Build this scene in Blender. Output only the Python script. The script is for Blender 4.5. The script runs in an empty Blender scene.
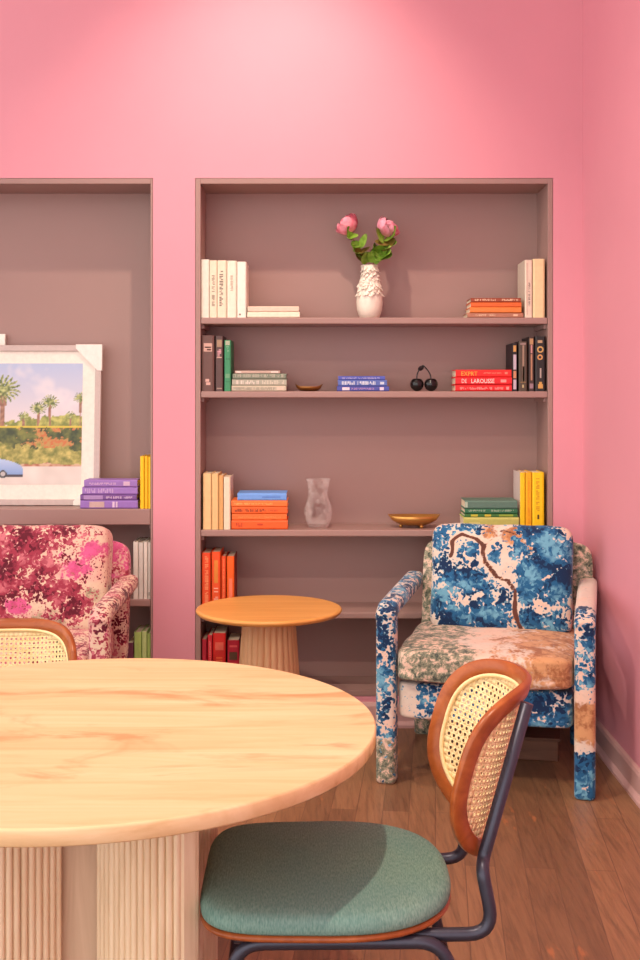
import bpy, bmesh, math, random
from mathutils import Vector, Matrix, noise as mnoise

random.seed(7)
S = bpy.context.scene
COL = S.collection
CAMZ, F, CX, CY = 1.40, 1150.0, 320.0, 395.0
PI = math.pi


def PX(px, Y): return (px - CX) * Y / F
def PZ(py, Y): return CAMZ - (py - CY) * Y / F


def lin(c):
    return tuple(((v / 255.0) / 12.92 if v / 255.0 <= 0.04045 else ((v / 255.0 + 0.055) / 1.055) ** 2.4) for v in c)


# ------------------------------------------------------------------ materials
class NT:
    def __init__(s, name):
        s.m = bpy.data.materials.new(name); s.m.use_nodes = True
        s.t = s.m.node_tree; s.t.nodes.clear()
        s.out = s.t.nodes.new('ShaderNodeOutputMaterial')
        s.b = s.t.nodes.new('ShaderNodeBsdfPrincipled')
        s.l(s.b.outputs[0], s.out.inputs[0])
        s.tc = None
    def n(s, typ, **kw):
        nd = s.t.nodes.new(typ)
        for k, v in kw.items(): setattr(nd, k, v)
        return nd
    def l(s, a, b): s.t.links.new(a, b)
    def coord(s, scale=(1, 1, 1), rot=(0, 0, 0), which='Object'):
        if s.tc is None: s.tc = s.n('ShaderNodeTexCoord')
        mp = s.n('ShaderNodeMapping'); mp.inputs['Scale'].default_value = scale
        mp.inputs['Rotation'].default_value = rot
        s.l(s.tc.outputs[which], mp.inputs[0]); return mp.outputs[0]
    def noise(s, vec, scale, detail=3, rough=0.55, dist=0.0):
        nd = s.n('ShaderNodeTexNoise'); nd.inputs['Scale'].default_value = scale
        nd.inputs['Detail'].default_value = detail; nd.inputs['Roughness'].default_value = rough
        nd.inputs['Distortion'].default_value = dist
        s.l(vec, nd.inputs['Vector']); return nd.outputs['Fac']
    def voro(s, vec, scale, out='Distance', rand=1.0):
        nd = s.n('ShaderNodeTexVoronoi'); nd.inputs['Scale'].default_value = scale
        nd.inputs['Randomness'].default_value = rand
        s.l(vec, nd.inputs['Vector']); return nd.outputs[out]
    def math(s, op, a, b=None, clamp=False):
        nd = s.n('ShaderNodeMath', operation=op); nd.use_clamp = clamp
        for i, v in enumerate((a, b)):
            if v is None: continue
            if isinstance(v, (int, float)): nd.inputs[i].default_value = v
            else: s.l(v, nd.inputs[i])
        return nd.outputs[0]
    def ramp(s, fac, stops, interp='LINEAR'):
        nd = s.n('ShaderNodeValToRGB'); cr = nd.color_ramp; cr.interpolation = interp
        while len(cr.elements) < len(stops): cr.elements.new(0.5)
        for e, (p, c) in zip(cr.elements, stops):
            e.position = p; e.color = (*lin(c), 1)
        s.l(fac, nd.inputs[0]); return nd.outputs[0]
    def mix(s, fac, a, b, mode='MIX'):
        nd = s.n('ShaderNodeMix', data_type='RGBA', blend_type=mode)
        nd.clamp_factor = True
        for sock, v in ((nd.inputs[0], fac), (nd.inputs[6], a), (nd.inputs[7], b)):
            if isinstance(v, (int, float)): sock.default_value = v
            elif isinstance(v, tuple): sock.default_value = (*lin(v), 1)
            else: s.l(v, sock)
        return nd.outputs[2]
    def step(s, v, lo, hi):
        nd = s.n('ShaderNodeMapRange'); nd.interpolation_type = 'SMOOTHSTEP'
        s.l(v, nd.inputs[0]); nd.inputs[1].default_value = lo; nd.inputs[2].default_value = hi
        return nd.outputs[0]
    def base(s, c):
        if isinstance(c, tuple): s.b.inputs['Base Color'].default_value = (*lin(c), 1)
        else: s.l(c, s.b.inputs['Base Color'])
    def set(s, rough=None, metal=None, spec=None, **kw):
        if rough is not None: s.b.inputs['Roughness'].default_value = rough
        if metal is not None: s.b.inputs['Metallic'].default_value = metal
        if spec is not None: s.b.inputs['Specular IOR Level'].default_value = spec
        for k, v in kw.items(): s.b.inputs[k].default_value = v
    def bump(s, h, strength=0.2, dist=0.01):
        nd = s.n('ShaderNodeBump'); nd.inputs['Strength'].default_value = strength
        nd.inputs['Distance'].default_value = dist
        s.l(h, nd.inputs['Height']); s.l(nd.outputs[0], s.b.inputs['Normal'])


_flat = {}
def flat(c, rough=0.6, metal=0.0, var=0.02):
    """a plain material with a faint procedural tone variation"""
    k = (c, rough, metal, var)
    if k in _flat: return _flat[k]
    m = NT('paint_%d_%d_%d' % c)
    f = m.noise(m.coord(), 60, 2)
    a = tuple(max(0, v * (1 - var)) for v in c); b = tuple(min(255, v * (1 + var)) for v in c)
    m.base(m.ramp(f, [(0.3, a), (0.7, b)])); m.set(rough=rough, metal=metal)
    _flat[k] = m.m
    return m.m


def wall_mat(name, c, rough=0.55):
    m = NT(name); v = m.coord()
    f = m.noise(v, 2.5, 4); g = m.noise(v, 180, 2)
    m.base(m.ramp(f, [(0.3, tuple(x * 0.985 for x in c)), (0.7, c)]))
    m.set(rough=rough, spec=0.35); m.bump(g, 0.06, 0.002)
    return m.m


def floor_mat():
    m = NT('wood_floor'); v = m.coord(rot=(0, 0, PI / 2 + 0.10))
    br = m.n('ShaderNodeTexBrick'); br.offset = 0.37
    m.l(v, br.inputs['Vector'])
    br.inputs['Scale'].default_value = 1.0
    br.inputs['Brick Width'].default_value = 1.15; br.inputs['Row Height'].default_value = 0.088
    br.inputs['Mortar Size'].default_value = 0.0016; br.inputs['Mortar Smooth'].default_value = 0.3
    br.inputs['Color1'].default_value = (0, 0, 0, 1); br.inputs['Color2'].default_value = (1, 1, 1, 1)
    br.inputs['Mortar'].default_value = (0.3, 0.3, 0.3, 1)
    tone = m.ramp(br.outputs['Color'], [(0.0, (138, 106, 80)), (0.5, (154, 118, 88)), (1.0, (168, 130, 97))])
    gv = m.coord(scale=(42, 3.2, 1), rot=(0, 0, 0.10))
    g = m.noise(gv, 1.6, 6, 0.65, 0.6)
    gr = m.ramp(g, [(0.30, (120, 92, 78)), (0.5, (205, 180, 165)), (0.72, (240, 220, 205))])
    c = m.mix(0.85, tone, gr, 'MULTIPLY')
    c = m.mix(0.25, c, tone)
    w = m.noise(m.coord(scale=(9, 2.2, 1), rot=(0, 0, 0.10)), 1.4, 4, 0.6)
    wm = m.step(w, 0.64, 0.72)
    c = m.mix(m.math('MULTIPLY', wm, 0.55), c, (196, 118, 70))
    c = m.mix(m.math('MULTIPLY', br.outputs['Fac'], 0.55), c, (96, 66, 52))
    m.base(c); m.set(rough=0.38, spec=0.45)
    h = m.math('SUBTRACT', g, m.math('MULTIPLY', br.outputs['Fac'], 1.2))
    m.bump(h, 0.18, 0.004)
    return m.m


def wood_mat(name, lo, mid, hi, axis=0, scale=1.0, knots=None, rough=0.45):
    m = NT(name)
    sc = [26, 26, 26]; sc[axis] = 2.4
    v = m.coord(scale=tuple(x * scale for x in sc))
    g = m.noise(v, 1.0, 5, 0.6, 0.8)
    c = m.ramp(g, [(0.28, lo), (0.5, mid), (0.74, hi)])
    if knots:
        sk = [7.0, 7.0, 7.0]; sk[axis] = 2.6
        vb = m.coord(scale=tuple(sk))
        bl = m.noise(vb, 0.9, 5, 0.6, 0.7)
        c = m.mix(m.math('MULTIPLY', m.step(bl, 0.52, 0.68), 0.75), c, knots[0])
        nn = m.n('ShaderNodeTexNoise'); nn.inputs['Scale'].default_value = 6; m.l(vb, nn.inputs['Vector'])
        ad = m.n('ShaderNodeVectorMath', operation='MULTIPLY_ADD'); m.l(nn.outputs['Color'], ad.inputs[0])
        ad.inputs[1].default_value = (0.35, 0.35, 0.35); m.l(vb, ad.inputs[2])
        d = m.voro(ad.outputs[0], 0.62)
        k = m.math('SUBTRACT', 1.0, m.step(d, 0.03, 0.16))
        c = m.mix(m.math('MULTIPLY', k, 0.75), c, knots[1])
    m.base(c); m.set(rough=rough, spec=0.35); m.bump(g, 0.05, 0.002)
    return m.m


def print_mat(name, fs, cream, pinkish, f_dark, f_mid, f_light, tan, tan2, grey, grey2, branch):
    """printed upholstery: foliage on cream; the attribute 'print' says where each motif grows"""
    m = NT(name); at = m.n('ShaderNodeAttribute', attribute_name='print')
    sp = m.n('ShaderNodeSeparateColor'); m.l(at.outputs['Color'], sp.inputs[0])
    fol, tn, gy, brn = sp.outputs[0], sp.outputs[1], sp.outputs[2], at.outputs['Alpha']
    v = m.coord()
    wn = m.n('ShaderNodeTexNoise'); wn.inputs['Scale'].default_value = 26; wn.inputs['Detail'].default_value = 3
    m.l(v, wn.inputs['Vector'])
    ma = m.n('ShaderNodeVectorMath', operation='MULTIPLY_ADD')
    m.l(wn.outputs['Color'], ma.inputs[0]); ma.inputs[1].default_value = (0.03, 0.03, 0.03); m.l(v, ma.inputs[2])
    w = ma.outputs[0]
    n1 = m.noise(w, 24 * fs, 3, 0.6); n2 = m.voro(w, 66 * fs); n3 = m.noise(v, 70, 2)
    a = m.math('ADD', fol, m.math('MULTIPLY', m.math('SUBTRACT', n1, 0.5), 1.7))
    a = m.math('SUBTRACT', a, m.math('MULTIPLY', m.math('SUBTRACT', n2, 0.40), 0.70))
    fm = m.step(a, 0.47, 0.56)
    sh = m.math('ADD', m.noise(w, 10, 2), m.math('MULTIPLY', m.math('SUBTRACT', m.voro(w, 85, 'Color'), 0.5), 0.22))
    fc = m.ramp(sh, [(0.40, f_dark), (0.48, f_mid), (0.54, f_mid), (0.64, f_light)])
    ed = m.step(a, 0.47, 0.66)
    fc = m.mix(ed, f_light, fc)
    base = m.mix(m.step(m.noise(v, 7, 3), 0.42, 0.62), cream, pinkish)
    base = m.mix(m.math('MULTIPLY', m.step(n3, 0.5, 0.75), 0.25), base, (180, 150, 140))
    ta = m.math('ADD', tn, m.math('MULTIPLY', m.math('SUBTRACT', m.noise(w, 13, 4, 0.65), 0.5), 1.1))
    ta = m.math('SUBTRACT', ta, m.math('MULTIPLY', m.math('SUBTRACT', n2, 0.40), 0.5 * (fs - 0.7)))
    tc = m.mix(m.step(m.noise(w, 22, 4, 0.7), 0.42, 0.62), tan, tan2)
    base = m.mix(m.step(ta, 0.42, 0.62), base, tc)
    ga = m.math('ADD', gy, m.math('MULTIPLY', m.math('SUBTRACT', m.noise(w, 18, 4, 0.7), 0.5), 0.9))
    gc = m.ramp(m.noise(w, 42, 4, 0.7), [(0.36, grey), (0.5, grey2), (0.60, pinkish)])
    base = m.mix(m.step(ga, 0.42, 0.60), base, gc)
    c = m.mix(fm, base, fc)
    ba = m.math('ADD', brn, m.math('MULTIPLY', m.math('SUBTRACT', m.noise(w, 30, 3), 0.5), 0.5))
    c = m.mix(m.step(ba, 0.45, 0.60), c, branch)
    m.base(c); m.set(rough=0.85, spec=0.2)
    m.b.inputs['Sheen Weight'].default_value = 0.15
    m.bump(m.noise(v, 420, 2), 0.12, 0.002)
    return m.m


M = {}
def build_materials():
    M['pink'] = wall_mat('pink_wall_paint', (225, 150, 164))
    M['pink_trim'] = wall_mat('pink_gloss_trim', (208, 164, 160), 0.3)
    M['white_ceiling'] = wall_mat('ceiling_paint', (238, 232, 226))
    M['taupe'] = wall_mat('taupe_paint', (163, 129, 122), 0.42)
    M['floor'] = floor_mat()
    M['oak'] = wood_mat('light_oak', (214, 174, 126), (226, 190, 144), (234, 202, 160), 0, 0.7,
                        ((188, 134, 86), (126, 78, 46)), 0.5)
    M['oak_rib'] = wood_mat('ribbed_oak', (216, 186, 150), (233, 206, 172), (242, 220, 190), 2, 1.2)
    M['oak_panel'] = wood_mat('plain_oak_panel', (186, 154, 128), (202, 170, 142), (212, 182, 154), 2, 1.0)
    M['amber'] = wood_mat('amber_oak', (212, 146, 74), (222, 158, 84), (230, 170, 96), 0, 0.8, None, 0.35)
    M['amber_rib'] = wood_mat('fluted_oak', (200, 150, 104), (216, 168, 122), (224, 180, 134), 2, 0.8)
    M['bentwood'] = wood_mat('bent_plywood', (134, 66, 30), (156, 80, 38), (174, 96, 48), 0, 1.0, None, 0.28)
    M['cane'] = wood_mat('cane', (232, 196, 136), (242, 212, 158), (248, 224, 176), 0, 3.0, None, 0.55)
    M['tube'] = flat((64, 63, 76), 0.36, 0.5)
    m = NT('teal_weave'); v = m.coord(scale=(1, 1, 1))
    n = m.noise(m.coord(scale=(90, 420, 120)), 1.0, 3); k = m.noise(v, 5, 3)
    c = m.ramp(n, [(0.3, (96, 130, 120)), (0.7, (136, 166, 152))])
    c = m.mix(m.math('MULTIPLY', m.step(k, 0.35, 0.7), 0.3), c, (92, 138, 138)); m.base(c)
    m.set(rough=0.9, spec=0.15); m.bump(n, 0.25, 0.002); M['teal'] = m.m
    M['blue_print'] = print_mat('blue_print_velvet', 1.15, (216, 198, 184), (228, 192, 172), (20, 44, 80), (36, 92, 136),
                                (108, 164, 190), (206, 152, 108), (160, 102, 68), (66, 74, 70), (138, 138, 116), (96, 58, 48))
    M['pink_print'] = print_mat('pink_print_velvet', 1.5, (224, 198, 172), (222, 172, 160), (96, 28, 44), (158, 56, 76),
                                (204, 116, 126), (216, 96, 146), (200, 78, 126), (132, 120, 96), (190, 172, 142), (84, 24, 36))
    M['white_ceramic'] = flat((236, 222, 206), 0.35)
    M['white_paper'] = flat((238, 228, 216), 0.7)
    M['pages'] = flat((232, 214, 186), 0.8)
    M['brass'] = flat((196, 142, 74), 0.34, 0.7)
    M['dark_brass'] = flat((140, 92, 44), 0.35, 0.7)
    M['black_gloss'] = flat((18, 15, 17), 0.12, 0.0)
    m = NT('clear_glass'); n = m.noise(m.coord(), 38, 3)
    m.base((244, 236, 232)); m.set(rough=0.10, spec=0.7); m.bump(n, 0.08, 0.002)
    tr = m.n('ShaderNodeBsdfTransparent'); tr.inputs[0].default_value = (0.97, 0.95, 0.95, 1)
    lw = m.n('ShaderNodeLayerWeight'); lw.inputs[0].default_value = 0.35
    fc = m.math('ADD', m.math('MULTIPLY', lw.outputs['Facing'], 0.42), m.math('MULTIPLY', m.step(n, 0.44, 0.66), 0.13), True)
    mx = m.n('ShaderNodeMixShader'); m.l(fc, mx.inputs[0]); m.l(tr.outputs[0], mx.inputs[1]); m.l(m.b.outputs[0], mx.inputs[2])
    m.l(mx.outputs[0], m.out.inputs[0]); M['glass'] = m.m
    m = NT('rose_petal'); n = m.noise(m.coord(), 50, 2)
    m.base(m.ramp(n, [(0.3, (234, 112, 134)), (0.7, (248, 166, 180))])); m.set(rough=0.6); M['petal'] = m.m
    m = NT('pale_rose_petal'); n = m.noise(m.coord(), 50, 2)
    m.base(m.ramp(n, [(0.3, (222, 122, 140)), (0.7, (240, 168, 188))])); m.set(rough=0.6); M['petal2'] = m.m
    m = NT('rose_leaf'); n = m.noise(m.coord(), 30, 3)
    m.base(m.ramp(n, [(0.3, (96, 140, 40)), (0.55, (140, 178, 62)), (0.75, (186, 200, 110))])); m.set(rough=0.45); M['leaf'] = m.m
    m = NT('dry_sepal'); n = m.noise(m.coord(), 30, 3)
    m.base(m.ramp(n, [(0.3, (98, 84, 32)), (0.7, (150, 116, 48))])); m.set(rough=0.6); M['sepal'] = m.m
    m = NT('brown_stem'); n = m.noise(m.coord(), 60, 2)
    m.base(m.ramp(n, [(0.3, (120, 74, 48)), (0.7, (160, 108, 72))])); M['stem'] = m.m
    m = NT('printed_photograph'); a = m.n('ShaderNodeAttribute', attribute_name='ink')
    m.l(a.outputs['Color'], m.b.inputs['Base Color']); m.set(rough=0.22, spec=0.4); M['photo'] = m.m
    M['box_wood'] = wood_mat('dark_box_wood', (84, 56, 44), (104, 70, 54), (122, 84, 64), 0, 0.8)


# ------------------------------------------------------------------ mesh helpers
class MB:
    def __init__(s): s.v = []; s.f = []; s.mi = []; s.sm = []
    def add(s, vs, fs, mi=0, smooth=False):
        o = len(s.v); s.v += [tuple(p) for p in vs]
        for f in fs:
            s.f.append(tuple(i + o for i in f)); s.mi.append(mi); s.sm.append(smooth)
    def box(s, x0, x1, y0, y1, z0, z1, mi=0):
        s.add([(x0, y0, z0), (x1, y0, z0), (x1, y1, z0), (x0, y1, z0), (x0, y0, z1), (x1, y0, z1), (x1, y1, z1), (x0, y1, z1)],
              [(0, 3, 2, 1), (4, 5, 6, 7), (0, 1, 5, 4), (1, 2, 6, 5), (2, 3, 7, 6), (3, 0, 4, 7)], mi)
    def lathe(s, prof, seg=48, c=(0, 0, 0), mi=0, smooth=True, rfun=None, sx=1.0, sy=1.0):
        vs = []; n = len(prof)
        for k in range(seg):
            a = 2 * PI * k / seg
            for j, (r, z) in enumerate(prof):
                rr = r * (rfun(a, z) if rfun else 1.0)
                vs.append((c[0] + sx * rr * math.cos(a), c[1] + sy * rr * math.sin(a), c[2] + z))
        fs = []
        for k in range(seg):
            k2 = (k + 1) % seg
            for j in range(n - 1): fs.append((k * n + j, k2 * n + j, k2 * n + j + 1, k * n + j + 1))
        s.add(vs, fs, mi, smooth)
    def tube(s, pts, r, seg=10, mi=0, closed=False, caps=True, rf=None):
        pts = [Vector(p) for p in pts]; n = len(pts); rings = []; up = None
        for i in range(n):
            a = pts[(i - 1) % n] if (closed or i > 0) else pts[i]
            b = pts[(i + 1) % n] if (closed or i < n - 1) else pts[i]
            t = (b - a).normalized()
            if up is None:
                up = Vector((0, 0, 1)) if abs(t.z) < 0.9 else Vector((1, 0, 0))
            up = (up - t * up.dot(t)).normalized(); sd = t.cross(up)
            rr = r * (rf(i / (n - 1)) if rf else 1)
            rings.append([pts[i] + (up * math.cos(2 * PI * k / seg) + sd * math.sin(2 * PI * k / seg)) * rr for k in range(seg)])
        vs = [p for ring in rings for p in ring]; fs = []
        for i in range(n if closed else n - 1):
            j = (i + 1) % n
            for k in range(seg):
                k2 = (k + 1) % seg
                fs.append((i * seg + k, i * seg + k2, j * seg + k2, j * seg + k))
        if caps and not closed:
            fs.append(tuple(range(seg))[::-1]); fs.append(tuple((n - 1) * seg + k for k in range(seg)))
        s.add(vs, fs, mi, True)
    def quad(s, a, b, c, d, mi=0): s.add([a, b, c, d], [(0, 1, 2, 3)], mi)
    def build(s, name, mats, parent=None, fix=True, bevel=None, autosmooth=None):
        me = bpy.data.meshes.new(name); me.from_pydata(s.v, [], s.f)
        if not isinstance(mats, (list, tuple)): mats = [mats]
        for m in mats: me.materials.append(m)
        me.polygons.foreach_set('material_index', s.mi); me.polygons.foreach_set('use_smooth', s.sm)
        if fix:
            bm = bmesh.new(); bm.from_mesh(me); bmesh.ops.recalc_face_normals(bm, faces=bm.faces); bm.to_mesh(me); bm.free()
        me.update()
        o = bpy.data.objects.new(name, me); COL.objects.link(o)
        if parent: o.parent = parent
        if bevel:
            b = o.modifiers.new('edge', 'BEVEL'); b.width = bevel; b.segments = 2; b.limit_method = 'ANGLE'; b.angle_limit = 0.7
            b.harden_normals = False
        return o


def thing(name, label, cat, loc=(0, 0, 0), rz=0, group=None):
    o = bpy.data.objects.new(name, None); COL.objects.link(o); o.empty_display_size = 0.05
    o.location = loc; o.rotation_euler = (0, 0, rz); return tag(o, label, cat, group)


def tag(o, label, cat, group=None):
    o['label'] = label; o['category'] = cat
    if group: o['group'] = group
    return o


def struct(o, label=None):
    o['kind'] = 'structure'
    if label: o['label'] = label
    return o


def smooth_path(pts, rad=0.05, n=6):
    """polyline with rounded corners"""
    P = [Vector(p) for p in pts]; out = [P[0]]
    for i in range(1, len(P) - 1):
        a, b, c = P[i - 1], P[i], P[i + 1]
        r1 = min(rad, (a - b).length * 0.49, (c - b).length * 0.49)
        s = b + (a - b).normalized() * r1; e = b + (c - b).normalized() * r1
        for k in range(n + 1):
            t = k / n; out.append(s * (1 - t) ** 2 + b * 2 * t * (1 - t) + e * t * t)
    out.append(P[-1]); return out


def superbox(mb, size, center, n=5.0, cuts=20, mi=0, fun=None, rot=None, cz=None):
    """a soft box: cube surface pushed to a super-ellipsoid; fun(u,v,w)->offset"""
    cz = cz or cuts
    N = (cuts, cuts, cz)
    idx = {}; vs = []; fs = []
    def vert(p):
        k = (round(p[0], 5), round(p[1], 5), round(p[2], 5))
        if k in idx: return idx[k]
        u, v, w = p
        d = (abs(u) ** n + abs(v) ** n + abs(w) ** n) ** (1.0 / n)
        q = Vector((u / d * size[0] / 2, v / d * size[1] / 2, w / d * size[2] / 2))
        if fun: q += Vector(fun(u / d, v / d, w / d))
        if rot: q = rot @ q
        vs.append(q + Vector(center)); idx[k] = len(vs) - 1; return idx[k]
    for ax in range(3):
        for sg in (-1, 1):
            a1, a2 = [(1, 2), (2, 0), (0, 1)][ax]
            for i in range(cuts):
                for j in range(cuts):
                    q = []
                    for di, dj in ((0, 0), (1, 0), (1, 1), (0, 1)):
                        p = [0, 0, 0]; p[ax] = sg
                        # denser towards the rounded edges
                        p[a1] = math.sin((-1 + 2 * (i + di) / cuts) * PI / 2 * 0.8) / math.sin(PI / 2 * 0.8)
                        p[a2] = math.sin((-1 + 2 * (j + dj) / cuts) * PI / 2 * 0.8) / math.sin(PI / 2 * 0.8)
                        q.append(vert(p))
                    fs.append(tuple(q))
    mb.add(vs, fs, mi, True)


def rr_sweep(mb, pts, w, h, rad=0.02, side=Vector((1, 0, 0)), mi=0, sub=0.02):
    """sweep a rounded rectangle (w along `side`, h across) along a path; soft rounded ends"""
    P = [Vector(p) for p in pts]; D = [P[0]]
    for a, b in zip(P, P[1:]):
        k = max(1, int((b - a).length / sub))
        for i in range(1, k + 1): D.append(a + (b - a) * i / k)
    n = len(D)
    prof = []
    for cxs, cys, a0 in ((1, 1, 0), (-1, 1, PI / 2), (-1, -1, PI), (1, -1, 1.5 * PI)):
        for k in range(5):
            a = a0 + PI / 2 * k / 4
            prof.append((cxs * (w / 2 - rad) + rad * math.cos(a), cys * (h / 2 - rad) + rad * math.sin(a)))
    # side edges get extra points so the print has vertices to live on
    m = len(prof); rings = []
    for i in range(n):
        t = (D[min(i + 1, n - 1)] - D[max(i - 1, 0)]).normalized()
        nrm = t.cross(side).normalized()
        rings.append([D[i] + side * x + nrm * y for x, y in prof])
    t0 = (D[1] - D[0]).normalized(); t1 = (D[-1] - D[-2]).normalized()
    def cap(ring, c, t, first):
        out = []
        for k, (sc, off) in enumerate(((0.97, 0.45), (0.86, 0.85), (0.70, 1.0))):
            out.append([c + (p - c) * sc + t * off * rad * 0.6 for p in ring])
        return out
    pre = cap(rings[0], D[0], -t0, True)[::-1]; post = cap(rings[-1], D[-1], t1, False)
    R = pre + rings + post
    vs = [p for r in R for p in r]; fs = []
    for i in range(len(R) - 1):
        for k in range(m):
            k2 = (k + 1) % m
            fs.append((i * m + k, i * m + k2, (i + 1) * m + k2, (i + 1) * m + k))
    fs.append(tuple(range(m))[::-1]); fs.append(tuple((len(R) - 1) * m + k for k in range(m)))
    mb.add(vs, fs, mi, True)


def paint_print(o, fun):
    me = o.data
    at = me.color_attributes.new('print', 'FLOAT_COLOR', 'POINT')
    buf = []
    for v in me.vertices: buf += list(fun(v.co))
    at.data.foreach_set('color', buf)


_txt = {}
def text_mesh(body):
    if body in _txt: return _txt[body]
    c = bpy.data.curves.new('lettering', 'FONT'); c.body = body; c.resolution_u = 2
    o = bpy.data.objects.new('lettering', c); COL.objects.link(o)
    dg = bpy.context.evaluated_depsgraph_get(); dg.update()
    me = bpy.data.meshes.new_from_object(o.evaluated_get(dg))
    vs = [tuple(v.co) for v in me.vertices]; fs = [tuple(p.vertices) for p in me.polygons]
    bpy.data.objects.remove(o); bpy.data.curves.remove(c); bpy.data.meshes.remove(me)
    x0 = min(v[0] for v in vs); x1 = max(v[0] for v in vs); y0 = min(v[1] for v in vs); y1 = max(v[1] for v in vs)
    vs = [((v[0] - x0) / (x1 - x0), (v[1] - y0) / (y1 - y0)) for v in vs]
    _txt[body] = (vs, fs); return _txt[body]


# ------------------------------------------------------------------ the room
XW = 1.111            # right wall
YB = 4.86             # face of the back wall
ZC = 3.90             # ceiling
NR = (-0.528, 0.985)  # right niche
NL = (-2.22, -0.706)  # left niche
NTOP = 2.317
XL = -4.6
YF = -1.2


def room():
    b = MB(); b.box(XL - 0.1, XW + 0.1, YF, YB + 0.36, -0.05, 0)
    struct(b.build('floor', M['floor']))
    b = MB(); b.box(XL - 0.1, XW + 0.1, YF, YB + 0.36, ZC, ZC + 0.05)
    struct(b.build('ceiling', M['white_ceiling']))
    b = MB()
    for x0, x1 in ((XL, NL[0]), (NL[1], NR[0]), (NR[1], XW)): b.box(x0, x1, YB, YB + 0.3, 0, NTOP)
    b.box(XL, XW, YB, YB + 0.3, NTOP, ZC)
    for x0, x1 in (NL, NR): b.box(x0, x1, YB, YB + 0.3, 0, 0.126)
    b.box(XL, XW, YB + 0.3, YB + 0.36, 0, ZC)
    struct(b.build('wall_back', M['pink']))
    b = MB(); b.box(XW, XW + 0.1, YF, YB + 0.36, 0, ZC); struct(b.build('wall_right', M['pink']))
    def base_prof(along, fixed, lo, hi, name, sgn):
        prof = [(0, 0), (0.030, 0), (0.030, 0.012), (0.022, 0.022), (0.016, 0.026), (0.016, 0.088), (0.011, 0.099), (0, 0.104)]
        b = MB(); vs = []
        for t in (lo, hi):
            for d, z in prof: vs.append((fixed - sgn * d, t, z) if along == 'y' else (t, fixed - sgn * d, z))
        n = len(prof); fs = [(i, (i + 1) % n, n + (i + 1) % n, n + i) for i in range(n)]
        fs += [tuple(range(n)), tuple(range(n, 2 * n))]
        b.add(vs, fs); struct(b.build(name, M['pink_trim']))
    base_prof('y', XW, YF, YB - 0.031, 'baseboard_right', 1)
    base_prof('x', YB, XL, XW - 0.031, 'baseboard_back', 1)


def bookcase(name, label, nx, shelves, side_l, side_r):
    """painted built-in: back, sides, top, bottom and shelves (top height, thickness)"""
    x0, x1 = nx; e = 0.0015
    t = thing(name, label, 'bookcase', ((x0 + x1) / 2, YB, 0.128))
    cx = (x0 + x1) / 2; yb = 0.245; z0 = 0.128
    b = MB(); b.box(x0 - cx + e, x1 - cx - e, yb, yb + 0.016, 0, NTOP - z0 - e); b.build('back_panel', M['taupe'], t)
    b = MB(); b.box(x0 - cx + e, x0 - cx + side_l, 0.0, yb, 0, NTOP - z0 - e); b.build('side_panel', M['taupe'], t, bevel=0.0015)
    b = MB(); b.box(x1 - cx - side_r, x1 - cx - e, 0.0, yb, 0, NTOP - z0 - e); b.build('side_panel', M['taupe'], t, bevel=0.0015)
    b = MB(); b.box(x0 - cx + side_l, x1 - cx - side_r, 0.0, yb, NTOP - z0 - 0.024, NTOP - z0 - e); b.build('top_panel', M['taupe'], t, bevel=0.0015)
    b = MB(); b.box(x0 - cx + side_l, x1 - cx - side_r, 0.0, yb, 0, 0.153 - z0); b.build('bottom_panel', M['taupe'], t, bevel=0.0015)
    for zt, th in shelves:
        b = MB(); b.box(x0 - cx + side_l + 0.001, x1 - cx - side_r - 0.001, 0.002, yb, zt - z0 - th, zt - z0)
        b.build('shelf', M['taupe'], t, bevel=0.004)
        # support strip under each end
        for sx in (x0 - cx + side_l, x1 - cx - side_r - 0.012):
            b = MB(); b.box(sx, sx + 0.012, 0.03, yb, zt - z0 - th - 0.018, zt - z0 - th - 0.0005)
            b.build('shelf_cleat', M['taupe'], t)
    return t


SH1, SH2, SH3, SH4, SH5 = 1.7275, 1.4155, 0.8295, 0.4805, 0.153
LS1, LS2 = 0.918, 0.535


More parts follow.
